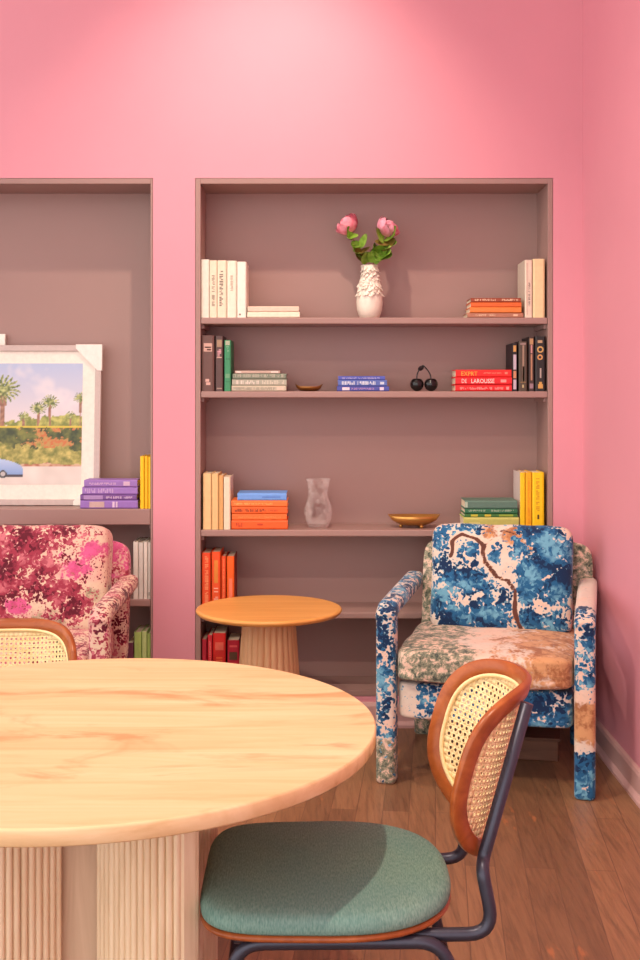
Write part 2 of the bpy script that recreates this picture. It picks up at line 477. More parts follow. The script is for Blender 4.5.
# ------------------------------------------------------------------ books
def make_book(label, group, thk, hgt, dep, loc, lying, color, marks=(), side=None, rz=0.0, tilt=0.0, rough=0.55):
    """loc = near bottom-left corner of the book; spine faces -Y"""
    t = thing('book', label, 'book', loc, rz, group)
    if tilt: t.rotation_euler = (0, tilt, rz)
    mats = [flat(color, rough)]; midx = {color: 0}
    def mi(c):
        if c not in midx: midx[c] = len(mats); mats.append(flat(c, rough))
        return midx[c]
    P = (lambda a, d, h: (h, d, a)) if lying else (lambda a, d, h: (a, d, h))
    bt = min(0.0026, thk * 0.16)
    b = MB()
    def cb(a0, a1, d0, d1, h0, h1, m):
        vs = [P(a, d, h) for h in (h0, h1) for a, d in ((a0, d0), (a1, d0), (a1, d1), (a0, d1))]
        b.add(vs, [(0, 3, 2, 1), (4, 5, 6, 7), (0, 1, 5, 4), (1, 2, 6, 5), (2, 3, 7, 6), (3, 0, 4, 7)], m)
    sm = mi(side) if side else 0
    cb(0, bt, 0.004, dep, 0, hgt, sm); cb(thk - bt, thk, 0.004, dep, 0, hgt, sm)
    prof = [(0, 0.006), (0, 0.004), (0.06, 0.0018), (0.16, 0.0), (0.84, 0.0), (0.94, 0.0018), (1, 0.004), (1, 0.006)]
    vs = [P(a * thk, d, h) for h in (0, hgt) for a, d in prof]; n = len(prof)
    fs = [(i, i + 1, n + i + 1, n + i) for i in range(n - 1)] + [tuple(range(n)), tuple(range(n, 2 * n)), (0, n, 2 * n - 1, n - 1)]
    b.add(vs, fs, 0)
    eps = -0.0006
    def rect(a0, a1, h0, h1, c):
        b.quad(P(a0 * thk, eps, h0 * hgt), P(a1 * thk, eps, h0 * hgt), P(a1 * thk, eps, h1 * hgt), P(a0 * thk, eps, h1 * hgt), mi(c))
    rnd = random.Random(hash(label) % 1000 if False else sum(map(ord, label)))
    for mk in marks:
        if mk[0] == 'band':                 # full-width band h0..h1
            rect(0.17, 0.83, mk[1], mk[2], mk[3])
        elif mk[0] == 'rect':
            rect(*mk[1:])
        elif mk[0] == 'words':              # illegible lettering as small strokes between h0 and h1
            _, a0, a1, h0, h1, c = mk
            h = h0; da = (a1 - a0)
            unit = da * thk / hgt * 0.45
            while h < h1 - unit * 0.5:
                w = unit * rnd.uniform(0.35, 0.75)
                if rnd.random() < 0.86:
                    o0 = a0 + da * rnd.choice((0, 0, 0.0, 0.35)); o1 = a1 - da * rnd.choice((0, 0, 0, 0.4))
                    rect(o0, o1, h, min(h + w, h1), c)
                h += w + unit * rnd.uniform(0.25, 0.5)
        elif mk[0] == 'ring':
            _, ac, hc, ro, ri, c = mk
            k = 18; vs = []
            for i in range(k):
                q = 2 * PI * i / k
                for r in (ro, ri): vs.append(P(ac * thk + r * math.cos(q), eps, hc * hgt + r * math.sin(q)))
            b.add(vs, [(2 * i, 2 * ((i + 1) % k), 2 * ((i + 1) % k) + 1, 2 * i + 1) for i in range(k)], mi(c))
        elif mk[0] == 'text':               # real lettering
            _, s, a0, a1, h0, h1, c = mk
            tv, tf = text_mesh(s)
            vs = [P((a0 + (a1 - a0) * v) * thk, eps - 0.0002, (h0 + (h1 - h0) * u) * hgt) for u, v in tv]
            b.add(vs, tf, mi(c))
    b.build('cover', mats, t)
    p = MB()
    vs = [P(a, d, h) for h in (0.003, hgt - 0.003) for a, d in
          ((bt + 2e-4, 0.0065), (thk - bt - 2e-4, 0.0065), (thk - bt - 2e-4, dep - 0.004), (bt + 2e-4, dep - 0.004))]
    p.add(vs, [(0, 3, 2, 1), (4, 5, 6, 7), (0, 1, 5, 4), (1, 2, 6, 5), (2, 3, 7, 6), (3, 0, 4, 7)])
    p.build('pages', M['pages'], t)
    return t


YK = 4.872   # where most spines stand, just behind the shelf edge


def upright(x0, x1, ytop, shelf, color, label, group, marks=(), dep=0.17, Y=YK, side=None, rz=0.0, tilt=0.0):
    X0, X1 = PX(x0, Y), PX(x1, Y)
    return make_book(label, group, X1 - X0 - 0.0008, PZ(ytop, Y) - shelf, dep, (X0, Y, shelf + 0.0006), False, color, marks, side, rz, tilt)


def stack(shelf, rows, group, Y=YK, dep=0.16):
    """rows from the bottom up: (x0, x1, thickness in px, color, label, marks)"""
    z = shelf + 0.0006
    for x0, x1, tp, color, label, marks in rows:
        th = tp * Y / F
        X0, X1 = PX(x0, Y), PX(x1, Y)
        make_book(label, group, th - 0.0004, X1 - X0, dep, (X0, Y + random.uniform(0, 0.004), z), True, color, marks)
        z += th


def books():
    INK = (120, 104, 92)
    g = 'white books upright on the top shelf'
    W1, W2, W3 = (240, 226, 206), (236, 218, 192), (232, 214, 190)
    upright(201.0, 209.4, 259.5, SH1, (234, 224, 208), 'blank off-white book standing against the left end of the top shelf', g)
    upright(209.6, 217.2, 260.5, SH1, W2, 'thinner cream book with grey script, second from left on the top shelf', g,
            [('words', 0.3, 0.7, 0.2, 0.78, (150, 132, 112))])
    upright(217.4, 226.8, 260.5, SH1, W2, 'cream book with the boldest grey script, third from left on top shelf', g,
            [('words', 0.22, 0.62, 0.2, 0.82, INK)])
    upright(227.2, 236.8, 260.8, SH1, W1, 'cream book with faint script, fourth from left on top shelf', g,
            [('words', 0.35, 0.6, 0.45, 0.75, (178, 158, 134))])
    upright(237.2, 246.4, 261.8, SH1, (242, 232, 218), 'white book beside the two flat white books on the top shelf', g,
            [('rect', 0.2, 0.4, 0.04, 0.07, INK)])
    stack(SH1, [(247.2, 299.6, 5.8, (240, 224, 200), 'lower of two white books lying on the top shelf', []),
                (247.6, 298.8, 5.6, (228, 200, 180), 'upper of two white books lying on the top shelf', [])], 'white books lying flat')
    stack(SH1, [(467.5, 523.5, 4.9, (176, 116, 92), 'dusty brown book at the bottom of the orange stack on top shelf', [('words', 0.3, 0.7, 0.15, 0.5, (226, 190, 160)), ('rect', 0.3, 0.7, 0.82, 0.9, (226, 190, 160))]),
                (470, 521.5, 5.6, (226, 128, 58), 'pale orange blank book second from bottom of top-shelf orange stack', []),
                (471, 521.5, 5.0, (222, 102, 42), 'bright orange blank book second from top of top-shelf orange stack', []),
                (471, 521, 4.2, (150, 66, 40), 'brown book with pale title lying topmost in the top-shelf orange stack', [('words', 0.28, 0.78, 0.08, 0.55, (240, 204, 170)), ('words', 0.28, 0.78, 0.62, 0.95, (240, 204, 170))])],
          'orange books lying on the top shelf')
    g = 'white books at right of top shelf'
    upright(525.0, 532.6, 260, SH1, (226, 206, 186), 'greyish white book with dark title at right of the top shelf', g,
            [('words', 0.45, 0.7, 0.2, 0.62, (120, 96, 88)), ('rect', 0.2, 0.36, 0.05, 0.95, (208, 178, 160))], dep=0.18, side=(206, 190, 172))
    upright(533.0, 545.0, 259, SH1, (238, 208, 160), 'thick cream book in the right corner of the top shelf', g, [], dep=0.17)

    g = 'books upright at left of second shelf'
    upright(201.6, 214.4, 335.5, SH2, (104, 72, 66), 'thick brown book with pale pink label at left of second shelf', g,
            [('band', 0.71, 0.86, (206, 164, 150)), ('words', 0.25, 0.75, 0.73, 0.83, (170, 120, 110)), ('rect', 0.3, 0.6, 0.17, 0.22, (214, 170, 158)), ('rect', 0.35, 0.7, 0.11, 0.16, (214, 170, 158))], side=(62, 38, 36))
    upright(215.6, 223.2, 336, SH2, (88, 64, 62), 'slim dark brown book with pink marks, left of the green spine', g,
            [('band', 0.80, 0.93, (160, 130, 104)), ('words', 0.25, 0.75, 0.63, 0.79, (222, 160, 168)), ('band', 0.60, 0.62, (206, 166, 150)), ('band', 0.04, 0.06, (170, 140, 124))], side=(52, 32, 32))
    upright(224.4, 231.0, 340.2, SH2, (60, 140, 96), 'green book with pale cap beside the grey stack on second shelf', g,
            [('band', 0.90, 0.985, (170, 176, 150)), ('words', 0.3, 0.7, 0.78, 0.88, (150, 190, 160)), ('band', 0.62, 0.64, (40, 104, 72)), ('band', 0.26, 0.34, (110, 160, 120)), ('band', 0.18, 0.19, (36, 96, 66))])
    stack(SH2, [(231.6, 286.2, 5.7, (192, 180, 158), 'pale grey book at the bottom of the grey second-shelf stack', [('words', 0.25, 0.7, 0.04, 0.8, (150, 142, 124)), ('rect', 0.2, 0.8, 0.83, 0.95, (216, 190, 170))]),
                (232, 286.6, 6.4, (170, 166, 148), 'grey book with white blotches, second from bottom of grey stack', [('words', 0.2, 0.8, 0.05, 0.5, (222, 208, 196)), ('words', 0.2, 0.8, 0.55, 0.97, (206, 196, 178))]),
                (232.6, 286.6, 5.6, (122, 130, 112), 'grey-green book second from top of the grey second-shelf stack', [('words', 0.35, 0.85, 0.05, 0.95, (186, 178, 158)), ('band', 0.985, 1.0, (70, 72, 62))]),
                (235, 280, 3.0, (196, 166, 152), 'thin pinkish booklet on top of the grey second-shelf stack', [('rect', 0.2, 0.8, 0.03, 0.14, (226, 206, 196)), ('rect', 0.2, 0.8, 0.80, 0.96, (226, 206, 196))])],
          'grey books lying on the second shelf')
    stack(SH2, [(337, 389, 5.0, (72, 78, 160), 'blue book with pale pink label at bottom of blue stack', [('rect', 0.2, 0.8, 0.1, 0.24, (226, 206, 216)), ('words', 0.3, 0.7, 0.28, 0.72, (180, 140, 190)), ('rect', 0.2, 0.8, 0.82, 0.9, (220, 200, 220))]),
                (338, 387, 6.2, (84, 104, 176), 'blue book with white title in the middle of blue stack', [('words', 0.25, 0.8, 0.08, 0.34, (216, 220, 230)), ('words', 0.25, 0.8, 0.40, 0.78, (216, 220, 230)), ('rect', 0.3, 0.7, 0.86, 0.94, (196, 204, 220))]),
                (338.4, 385, 4.0, (76, 88, 178), 'thin blue book lying on top of blue stack', [('words', 0.25, 0.7, 0.08, 0.9, (170, 164, 206))])],
          'blue books lying on the second shelf')
    RED = (222, 26, 32)
    stack(SH2, [(455.5, 512, 6.6, RED, 'red book with small pink lettering at bottom of red stack', [('words', 0.25, 0.65, 0.06, 0.66, (246, 150, 144)), ('words', 0.25, 0.65, 0.70, 0.85, (246, 150, 144)), ('rect', 0.25, 0.7, 0.9, 0.95, (246, 150, 144))]),
                (455.5, 512, 7.4, (220, 28, 36), 'red book with white capital title in middle of red stack', [('text', 'DE', 0.22, 0.78, 0.11, 0.2, (252, 214, 206)), ('text', 'LAROUSSE', 0.2, 0.8, 0.28, 0.69, (254, 232, 224)), ('rect', 0.3, 0.7, 0.8, 0.9, (246, 150, 144))]),
                (455.8, 511.5, 7.6, (226, 34, 30), 'red book with yellow capital title on top of red stack', [('text', 'EXPRT', 0.2, 0.75, 0.10, 0.39, (250, 176, 60)), ('words', 0.45, 0.65, 0.5, 0.82, (246, 130, 110)), ('rect', 0.4, 0.7, 0.88, 0.93, (246, 130, 110))])],
          'red books lying on the second shelf')
    g = 'black books upright at right of second shelf'
    GOLD, LIL = (196, 148, 82), (190, 174, 188)
    upright(512.4, 517.4, 343.2, SH2, (30, 22, 28), 'black book with lilac spine panels next to the red stack', g,
            [('rect', 0.2, 0.8, 0.82, 0.95, GOLD), ('rect', 0.2, 0.8, 0.45, 0.76, LIL), ('rect', 0.2, 0.8, 0.27, 0.42, (200, 136, 100)), ('rect', 0.2, 0.8, 0.04, 0.24, LIL)], side=(30, 18, 24))
    upright(518.8, 527.6, 341.5, SH2, (78, 64, 52), 'olive brown book with pale central stripe on second shelf', g,
            [('band', 0.93, 0.97, (150, 124, 118)), ('rect', 0.42, 0.62, 0.2, 0.92, (158, 130, 112)), ('rect', 0.45, 0.62, 0.2, 0.5, (180, 128, 76)), ('rect', 0.4, 0.6, 0.07, 0.13, (196, 180, 130)), ('band', 0.17, 0.19, (140, 112, 70))], side=(34, 22, 22))
    upright(528.8, 534.4, 337, SH2, (60, 40, 38), 'slim dark book with tan stripe, second from right on second shelf', g,
            [('band', 0.86, 0.97, (176, 138, 96)), ('rect', 0.35, 0.65, 0.7, 0.85, (196, 140, 136)), ('rect', 0.35, 0.65, 0.2, 0.68, (176, 128, 100)), ('band', 0.05, 0.14, (150, 120, 130))], side=(30, 20, 20))
    upright(535.2, 545.6, 336.5, SH2, (34, 28, 30), 'black book with gold rings on its spine, rightmost on second shelf', g,
            [('ring', 0.5, 0.76, 0.014, 0.008, (206, 164, 96)), ('ring', 0.47, 0.62, 0.012, 0.006, (206, 150, 90)), ('rect', 0.24, 0.7, 0.88, 0.93, (180, 150, 116)), ('rect', 0.45, 0.6, 0.24, 0.42, (176, 160, 150)), ('rect', 0.28, 0.75, 0.05, 0.13, (206, 156, 80)), ('rect', 0.38, 0.65, 0.13, 0.17, (206, 156, 80))])

    g = 'cream books upright on the third shelf'
    upright(203.0, 211.6, 473.6, SH3, (238, 198, 142), 'tall cream book at the left end of third shelf', g)
    upright(211.9, 218.6, 473.6, SH3, (234, 192, 134), 'tall cream book second from left on third shelf', g)
    upright(218.9, 223.4, 475.6, SH3, (222, 168, 104), 'slim tan book between the cream and white spines on third shelf', g)
    upright(223.7, 230.6, 477.0, SH3, (238, 216, 190), 'off-white book touching the orange stack on third shelf', g)
    OR = (240, 104, 36)
    stack(SH3, [(231.4, 287.6, 9.2, (238, 96, 32), 'thick orange book with dark marks at bottom of orange stack', [('words', 0.25, 0.75, 0.08, 0.22, (196, 60, 16)), ('rect', 0.45, 0.65, 0.46, 0.56, (196, 60, 16))]),
                (231.8, 286.6, 6.4, (240, 112, 44), 'orange book second from bottom of third-shelf orange stack', [('words', 0.4, 0.6, 0.12, 0.9, (250, 156, 84))]),
                (231.6, 287.4, 7.0, (238, 100, 34), 'orange book with black title second from top of third-shelf stack', [('words', 0.3, 0.75, 0.06, 0.2, (120, 44, 12)), ('words', 0.3, 0.75, 0.25, 0.62, (120, 44, 12)), ('words', 0.35, 0.6, 0.66, 0.84, (190, 70, 24))]),
                (231.2, 287.4, 6.4, (242, 118, 50), 'orange book directly beneath the blue book on third shelf', [('words', 0.35, 0.65, 0.06, 0.34, (252, 190, 110)), ('words', 0.35, 0.65, 0.36, 0.74, (252, 176, 96))]),
                (237.4, 286.4, 7.2, (112, 160, 232), 'light blue book lying on top of the orange stack', [('rect', 0.4, 0.55, 0.5, 0.88, (80, 126, 206))])],
          'orange and blue books lying on the third shelf')
    stack(SH3, [(463.5, 519.0, 12.2, (196, 192, 104), 'thick yellow-green book at bottom of green stack', [('rect', 0.3, 0.6, 0.1, 0.3, (214, 206, 130))]),
                (464.6, 517.6, 3.6, (66, 120, 60), 'thin green book with yellow label in the green stack', [('rect', 0.2, 0.8, 0.12, 0.25, (206, 190, 60)), ('rect', 0.2, 0.8, 0.38, 0.5, (216, 190, 60)), ('rect', 0.2, 0.8, 0.65, 0.92, (150, 170, 60))]),
                (465, 517.6, 4.8, (44, 108, 74), 'dark green book with white lettering in the green stack', [('words', 0.45, 0.85, 0.06, 0.4, (176, 196, 170)), ('words', 0.45, 0.85, 0.5, 0.93, (176, 196, 170))]),
                (465, 517.4, 8.4, (92, 122, 108), 'grey-green book on top of the green stack', [('band', 0.0, 0.05, (176, 190, 170))])],
          'green books lying on the third shelf', dep=0.15)
    g = 'yellow books upright on the third shelf'
    upright(520.2, 525.4, 472.6, SH3, (246, 202, 14), 'slim yellow book with pale cover nearest the green stack', g, [], side=(216, 196, 190))
    upright(525.7, 532.0, 472.6, SH3, (248, 178, 10), 'orange-yellow book in the middle of the yellow trio', g, [('words', 0.35, 0.65, 0.1, 0.9, (240, 150, 10))])
    upright(532.4, 544.4, 472.6, SH3, (250, 206, 8), 'wide yellow book with brown marks at right of third shelf', g,
            [('words', 0.3, 0.6, 0.3, 0.92, (214, 150, 10)), ('rect', 0.42, 0.58, 0.18, 0.26, (96, 66, 10))])

    g = 'orange books upright on the fourth shelf'
    upright(201.8, 210.6, 553, SH4, (234, 74, 24), 'orange book with peach lettering leftmost on the fourth shelf', g, [('words', 0.35, 0.75, 0.15, 0.95, (250, 160, 104))])
    upright(211.6, 220.6, 552, SH4, (238, 84, 28), 'orange book with gold panel and white lettering on fourth shelf', g, [('rect', 0.3, 0.7, 0.48, 0.86, (226, 140, 50)), ('words', 0.25, 0.75, 0.06, 0.4, (250, 186, 160))])
    upright(221.4, 226.0, 556.5, SH4, (232, 78, 26), 'slimmest orange book on the fourth shelf', g, [('words', 0.35, 0.7, 0.25, 0.95, (250, 140, 84))])
    upright(226.8, 234.4, 556.5, SH4, (244, 98, 18), 'bright orange book with pink lettering rightmost on fourth shelf', g, [('rect', 0.3, 0.72, 0.12, 0.6, (248, 128, 96))], side=(150, 34, 14))
    g = 'red books upright at the bottom of the bookcase'
    upright(201.8, 206.8, 639.5, SH5, (176, 22, 46), 'slim crimson book leftmost on the bookcase floor', g)
    upright(207.6, 212.4, 635.5, SH5, (208, 36, 50), 'slim red book with pink lettering on the bookcase floor', g, [('words', 0.3, 0.7, 0.2, 0.9, (240, 130, 120))])
    upright(213.0, 225.8, 633.5, SH5, (216, 36, 28), 'thick red book with orange title on the bookcase floor', g, [('band', 0.70, 0.84, (232, 100, 80)), ('words', 0.25, 0.75, 0.25, 0.62, (240, 96, 50))], side=(110, 14, 20))
    upright(227.4, 239.4, 640.5, SH5, (190, 24, 50), 'crimson book with dark band nearest the side table', g, [('band', 0.60, 0.76, (96, 62, 40)), ('band', 0.86, 0.9, (224, 90, 90))], side=(90, 12, 26))

    PUR = (128, 84, 170)
    stack(LS1, [(80.2, 137.6, 8.3, (148, 110, 186), 'thick purple book with tan label at bottom of purple stack', [('rect', 0.15, 0.85, 0.16, 0.42, (196, 166, 160)), ('rect', 0.15, 0.85, 0.56, 0.6, (214, 190, 214)), ('rect', 0.15, 0.85, 0.62, 0.65, (214, 190, 214))]),
                (80.2, 136.6, 5.8, (116, 76, 144), 'dark purple book with white title in purple stack', [('rect', 0.15, 0.85, 0.06, 0.4, (170, 136, 188)), ('words', 0.3, 0.7, 0.46, 0.92, (216, 186, 216))]),
                (82, 137.4, 7.5, (156, 118, 192), 'purple book with lilac lettering below the topmost purple book', [('words', 0.2, 0.8, 0.05, 0.58, (196, 164, 210))]),
                (84, 137.2, 7.0, (152, 114, 186), 'purple book lying on top of purple stack', [('words', 0.3, 0.65, 0.1, 0.6, (206, 170, 206)), ('rect', 0.2, 0.8, 0.74, 0.86, (206, 176, 200))])],
          'purple books lying beside the picture', dep=0.112)
    g = 'yellow books beside the purple stack'
    upright(140.0, 144.3, 456.5, LS1, (246, 196, 10), 'yellow book next to the purple stack, leftmost of the three', g)
    upright(144.5, 148.0, 456.5, LS1, (248, 186, 8), 'slim golden book between two yellow books beside the picture', g)
    upright(148.2, 150.8, 456.8, LS1, (246, 200, 20), 'yellow book against the pink pier, rightmost of three', g)
    g = 'white books behind the pink armchair'
    for i, (a, c_) in enumerate(((133.2, 138.4), (138.7, 143.2), (143.5, 147.6), (147.9, 150.8))):
        lab = ('white book standing nearest to the pink armchair', 'white book second from the pink armchair, on the shelf behind it',
               'white book third from the pink armchair, on the shelf behind it', 'white book with small dark mark touching the pink pier')[i]
        upright(a, c_, 542 + (i % 2) * 0.7, LS2, ((232, 224, 212), (226, 220, 210), (234, 226, 214), (224, 216, 206))[i], lab, g,
                [('rect', 0.3, 0.6, 0.06, 0.12, (120, 110, 100))] if i == 3 else [])
    g = 'green books below the white books'
    upright(134.0, 141.4, 632.5, SH5, (176, 204, 112), 'wide light green book behind pink armchair at floor level', g, [('rect', 0.3, 0.7, 0.3, 0.8, (170, 196, 110))])
    upright(141.8, 146.8, 632, SH5, (194, 216, 140), 'paler green book in the middle of the green trio', g)
    upright(147.1, 150.8, 634, SH5, (166, 194, 104), 'slim darker green book touching the pink pier at floor level', g)
    upright(127.0, 133.4, 643, SH5, (120, 60, 84), 'dull maroon book left of the green books at floor level', g)


# ------------------------------------------------------------------ shelf ornaments
def petal(mb, base, dirv, up, w, l, curl, mi=0, nu=6, nv=5, cup=0.3):
    """a curved petal/leaf: starts at base, runs along dirv, bends towards up"""
    d = Vector(dirv).normalized(); u = Vector(up); u = (u - d * u.dot(d)).normalized(); s = d.cross(u)
    vs = []
    for i in range(nu + 1):
        t = i / nu
        ww = w * math.sin(PI * min(1, 0.12 + 0.83 * t)) ** 0.7
        p = Vector(base) + d * (l * math.sin(t * curl) / curl if curl else l * t) + u * (l * (1 - math.cos(t * curl)) / curl if curl else 0)
        for j in range(nv + 1):
            q = -1 + 2 * j / nv
            vs.append(p + s * ww * q + u * (cup * ww * q * q))
    fs = [(i * (nv + 1) + j, i * (nv + 1) + j + 1, (i + 1) * (nv + 1) + j + 1, (i + 1) * (nv + 1) + j) for i in range(nu) for j in range(nv)]
    mb.add(vs, fs, mi, True)


def flower_vase():
    Y = 4.995; x = PX(369.5, Y); k = Y / F
    t = thing('flower_vase', 'white ceramic vase with ruffled petals on the top shelf', 'vase', (x, Y, SH1 + 0.0006))
    b = MB()
    H = 54 * k
    prof = [(0, 0.001), (0.034, 0.0), (0.042, 0.004), (0.0545, 0.040), (0.058, 0.075), (0.056, 0.110), (0.049, 0.150), (0.040, 0.180),
            (0.036, 0.205), (0.038, H), (0.034, H), (0.031, 0.205), (0.036, 0.18), (0.044, 0.15), (0.050, 0.115), (0.050, 0.075), (0.047, 0.045), (0.034, 0.012), (0, 0.010)]
    b.lathe(prof, 40); b.build('body', M['white_ceramic'], t)
    r = random.Random(3); p = MB()
    def rad(z):
        q = [(0.045, 0.055), (0.075, 0.058), (0.110, 0.056), (0.15, 0.049), (0.18, 0.040), (0.205, 0.036), (H, 0.038)]
        for (a, ra), (bb, rb) in zip(q, q[1:]):
            if a <= z <= bb: return ra + (rb - ra) * (z - a) / (bb - a)
        return 0.038
    for row in range(6):
        z = 0.106 + row * 0.021
        for i in range(9):
            a = -PI / 2 + (i - 4) * 0.30 + (row % 2) * 0.15 + r.uniform(-0.1, 0.1)
            zz = z + r.uniform(-0.007, 0.007)
            rr = rad(zz + 0.012) + 0.001
            out = Vector((math.cos(a), math.sin(a), 0))
            petal(p, (out.x * rr, out.y * rr, zz + 0.014), Vector((0, 0, -1)) + out * 0.02 + Vector((-out.y, out.x, 0)) * r.uniform(-0.5, 0.5), out, r.uniform(0.011, 0.016), r.uniform(0.020, 0.028), 0.9, cup=-0.35)
    o = p.build('petal_relief', M['white_ceramic'], t, fix=False)
    sm = o.modifiers.new('thickness', 'SOLIDIFY'); sm.thickness = 0.002
    zt = SH1 + H

    def rose(label, px, py, bend, mat, leaves, dy, seed):
        r = random.Random(seed)
        Yr = Y + dy
        top = Vector((PX(px, Yr), Yr, PZ(py, Yr))); foot = Vector((x + bend, Y, SH1 + 0.02))
        rt = thing('rose', label, 'flower', tuple(foot), 0, 'roses in the white vase')
        loc = lambda q: Vector(q) - foot
        mouth = Vector((x + bend * 1.6, Y + dy * 0.3, zt + 0.01))
        mid = (mouth + top) / 2 + Vector((bend * 0.4, -0.004, 0.004))
        pts = [loc(foot), loc((foot + mouth) / 2), loc(mouth), loc(mid), loc(top - Vector((0, 0, 0.036)))]
        # smooth curve
        P = []
        for i in range(len(pts) - 1):
            for kk in range(5): P.append(pts[i].lerp(pts[i + 1], kk / 5))
        P.append(pts[-1])
        b = MB(); b.tube(P, 0.0028, 8); b.build('stem', M['stem'], rt)
        b = MB(); tp = loc(top)
        ax = (pts[-1] - pts[-2]).normalized()
        s1 = ax.orthogonal().normalized(); s2 = ax.cross(s1)
        RB = 0.049
        for ring, (n, rad_, top_, hw, fl) in enumerate(((3, 0.30, 80, 1.1, 0.0), (4, 0.48, 74, 0.95, 0.0), (5, 0.68, 62, 0.8, 0.05), (6, 0.86, 48, 0.68, 0.10), (7, 1.0, 30, 0.60, 0.16))):
            for i in range(n):
                a0 = 2 * PI * i / n + ring * 0.6 + r.uniform(-0.12, 0.12)
                tp_ = math.radians(top_ + r.uniform(-7, 7)); jit = r.uniform(0.96, 1.05)
                nu, nv = 8, 6; vs = []
                for iu in range(nu + 1):
                    t_ = iu / nu; lat = math.radians(-82) + (tp_ - math.radians(-82)) * t_
                    for jv in range(nv + 1):
                        q = -1 + 2 * jv / nv
                        lt = lat - 0.22 * t_ * q * q          # rounded tip
                        az = a0 + hw * q * (0.55 + 0.45 * math.sin(PI * min(1, t_ * 0.9 + 0.1)))
                        rr = RB * rad_ * jit * (1 + fl * max(0, t_ - 0.7) / 0.3 + 0.03 * math.sin(5 * q + 3 * i))
                        zc = RB * (0.30 * (1 - rad_))
                        vs.append(tp + s1 * (rr * math.cos(lt) * math.cos(az)) + s2 * (rr * math.cos(lt) * math.sin(az)) + ax * (RB * 0.86 * max(rad_, 0.55) * math.sin(lt) + zc))
                fs_ = [(iu * (nv + 1) + jv, iu * (nv + 1) + jv + 1, (iu + 1) * (nv + 1) + jv + 1, (iu + 1) * (nv + 1) + jv) for iu in range(nu) for jv in range(nv)]
                b.add(vs, fs_, 0, True)
        ob = b.build('bloom', mat, rt, fix=False)
        b = MB()
        for i in range(5):
            a = 2 * PI * i / 5; o = s1 * math.cos(a) + s2 * math.sin(a)
            petal(b, tp - ax * 0.036, o * 0.9 + ax * 0.1, ax, 0.011, 0.044, 0.8, nu=5, nv=3)
        b.build('sepals', M['sepal'], rt, fix=False)
        for (lx, ly, w, l, dx, dz, dyy, mt) in leaves:
            b = MB(); q = Vector((PX(lx, Yr - 0.01), Yr - 0.01, PZ(ly, Yr - 0.01)))
            # attach to the nearest point of the stem
            near = min(P, key=lambda s_: (s_ - loc(q)).length)
            petal(b, near, (dx, dyy, dz), (0, -1, 0.5), w * 1.7, l * 1.6, 0.7, cup=0.25, nu=7, nv=4)
            b.build('leaf', mt, rt, fix=False)
    L, SP = M['leaf'], M['sepal']
    rose('pink rose with smooth petals leaning left in the vase', 347, 224.5, -0.008, M['petal'],
         [(350, 240, 0.012, 0.05, -0.5, 0.5, -0.5, L), (363, 262, 0.016, 0.045, -0.9, 0.5, -0.4, SP), (364, 264, 0.016, 0.045, -0.4, 0.9, -0.7, L), (353, 247, 0.014, 0.055, 0.75, 0.5, -0.6, L), (357, 254, 0.016, 0.05, 0.6, -0.3, -0.8, SP),
          (358, 256, 0.016, 0.055, -0.8, 0.2, -0.6, L), (356, 252, 0.016, 0.05, -0.3, -0.6, -0.9, L), (352, 244, 0.012, 0.045, 0.2, -0.9, -0.7, L), (349, 236, 0.013, 0.05, 0.6, -0.6, -0.8, L)], 0.0, 4)
    rose('paler pink rose streaked brown leaning right in the vase', 388, 227, 0.010, M['petal2'],
         [(384, 240, 0.018, 0.055, -0.7, 0.3, -0.6, L), (372, 263, 0.018, 0.05, 0.2, 0.9, -0.7, L), (374, 260, 0.018, 0.05, 0.9, 0.5, -0.4, L), (386, 236, 0.014, 0.05, 0.8, 0.4, -0.6, L), (380, 247, 0.018, 0.06, 0.9, 0.1, -0.5, SP), (377, 254, 0.022, 0.065, 0.8, -0.3, -0.8, L),
          (376, 255, 0.018, 0.05, -0.6, 0.5, -0.8, L), (384, 238, 0.014, 0.05, 0.7, -0.2, -0.8, L), (387, 232, 0.014, 0.045, 0.3, 0.6, -0.9, SP), (379, 250, 0.020, 0.06, 0.7, -0.8, -0.7, L), (383, 241, 0.018, 0.055, -0.4, -0.7, -0.8, SP), (376, 256, 0.020, 0.055, -0.1, 0.8, -0.9, L), (381, 245, 0.018, 0.06, 0.9, -0.4, -0.7, L)], -0.03, 9)


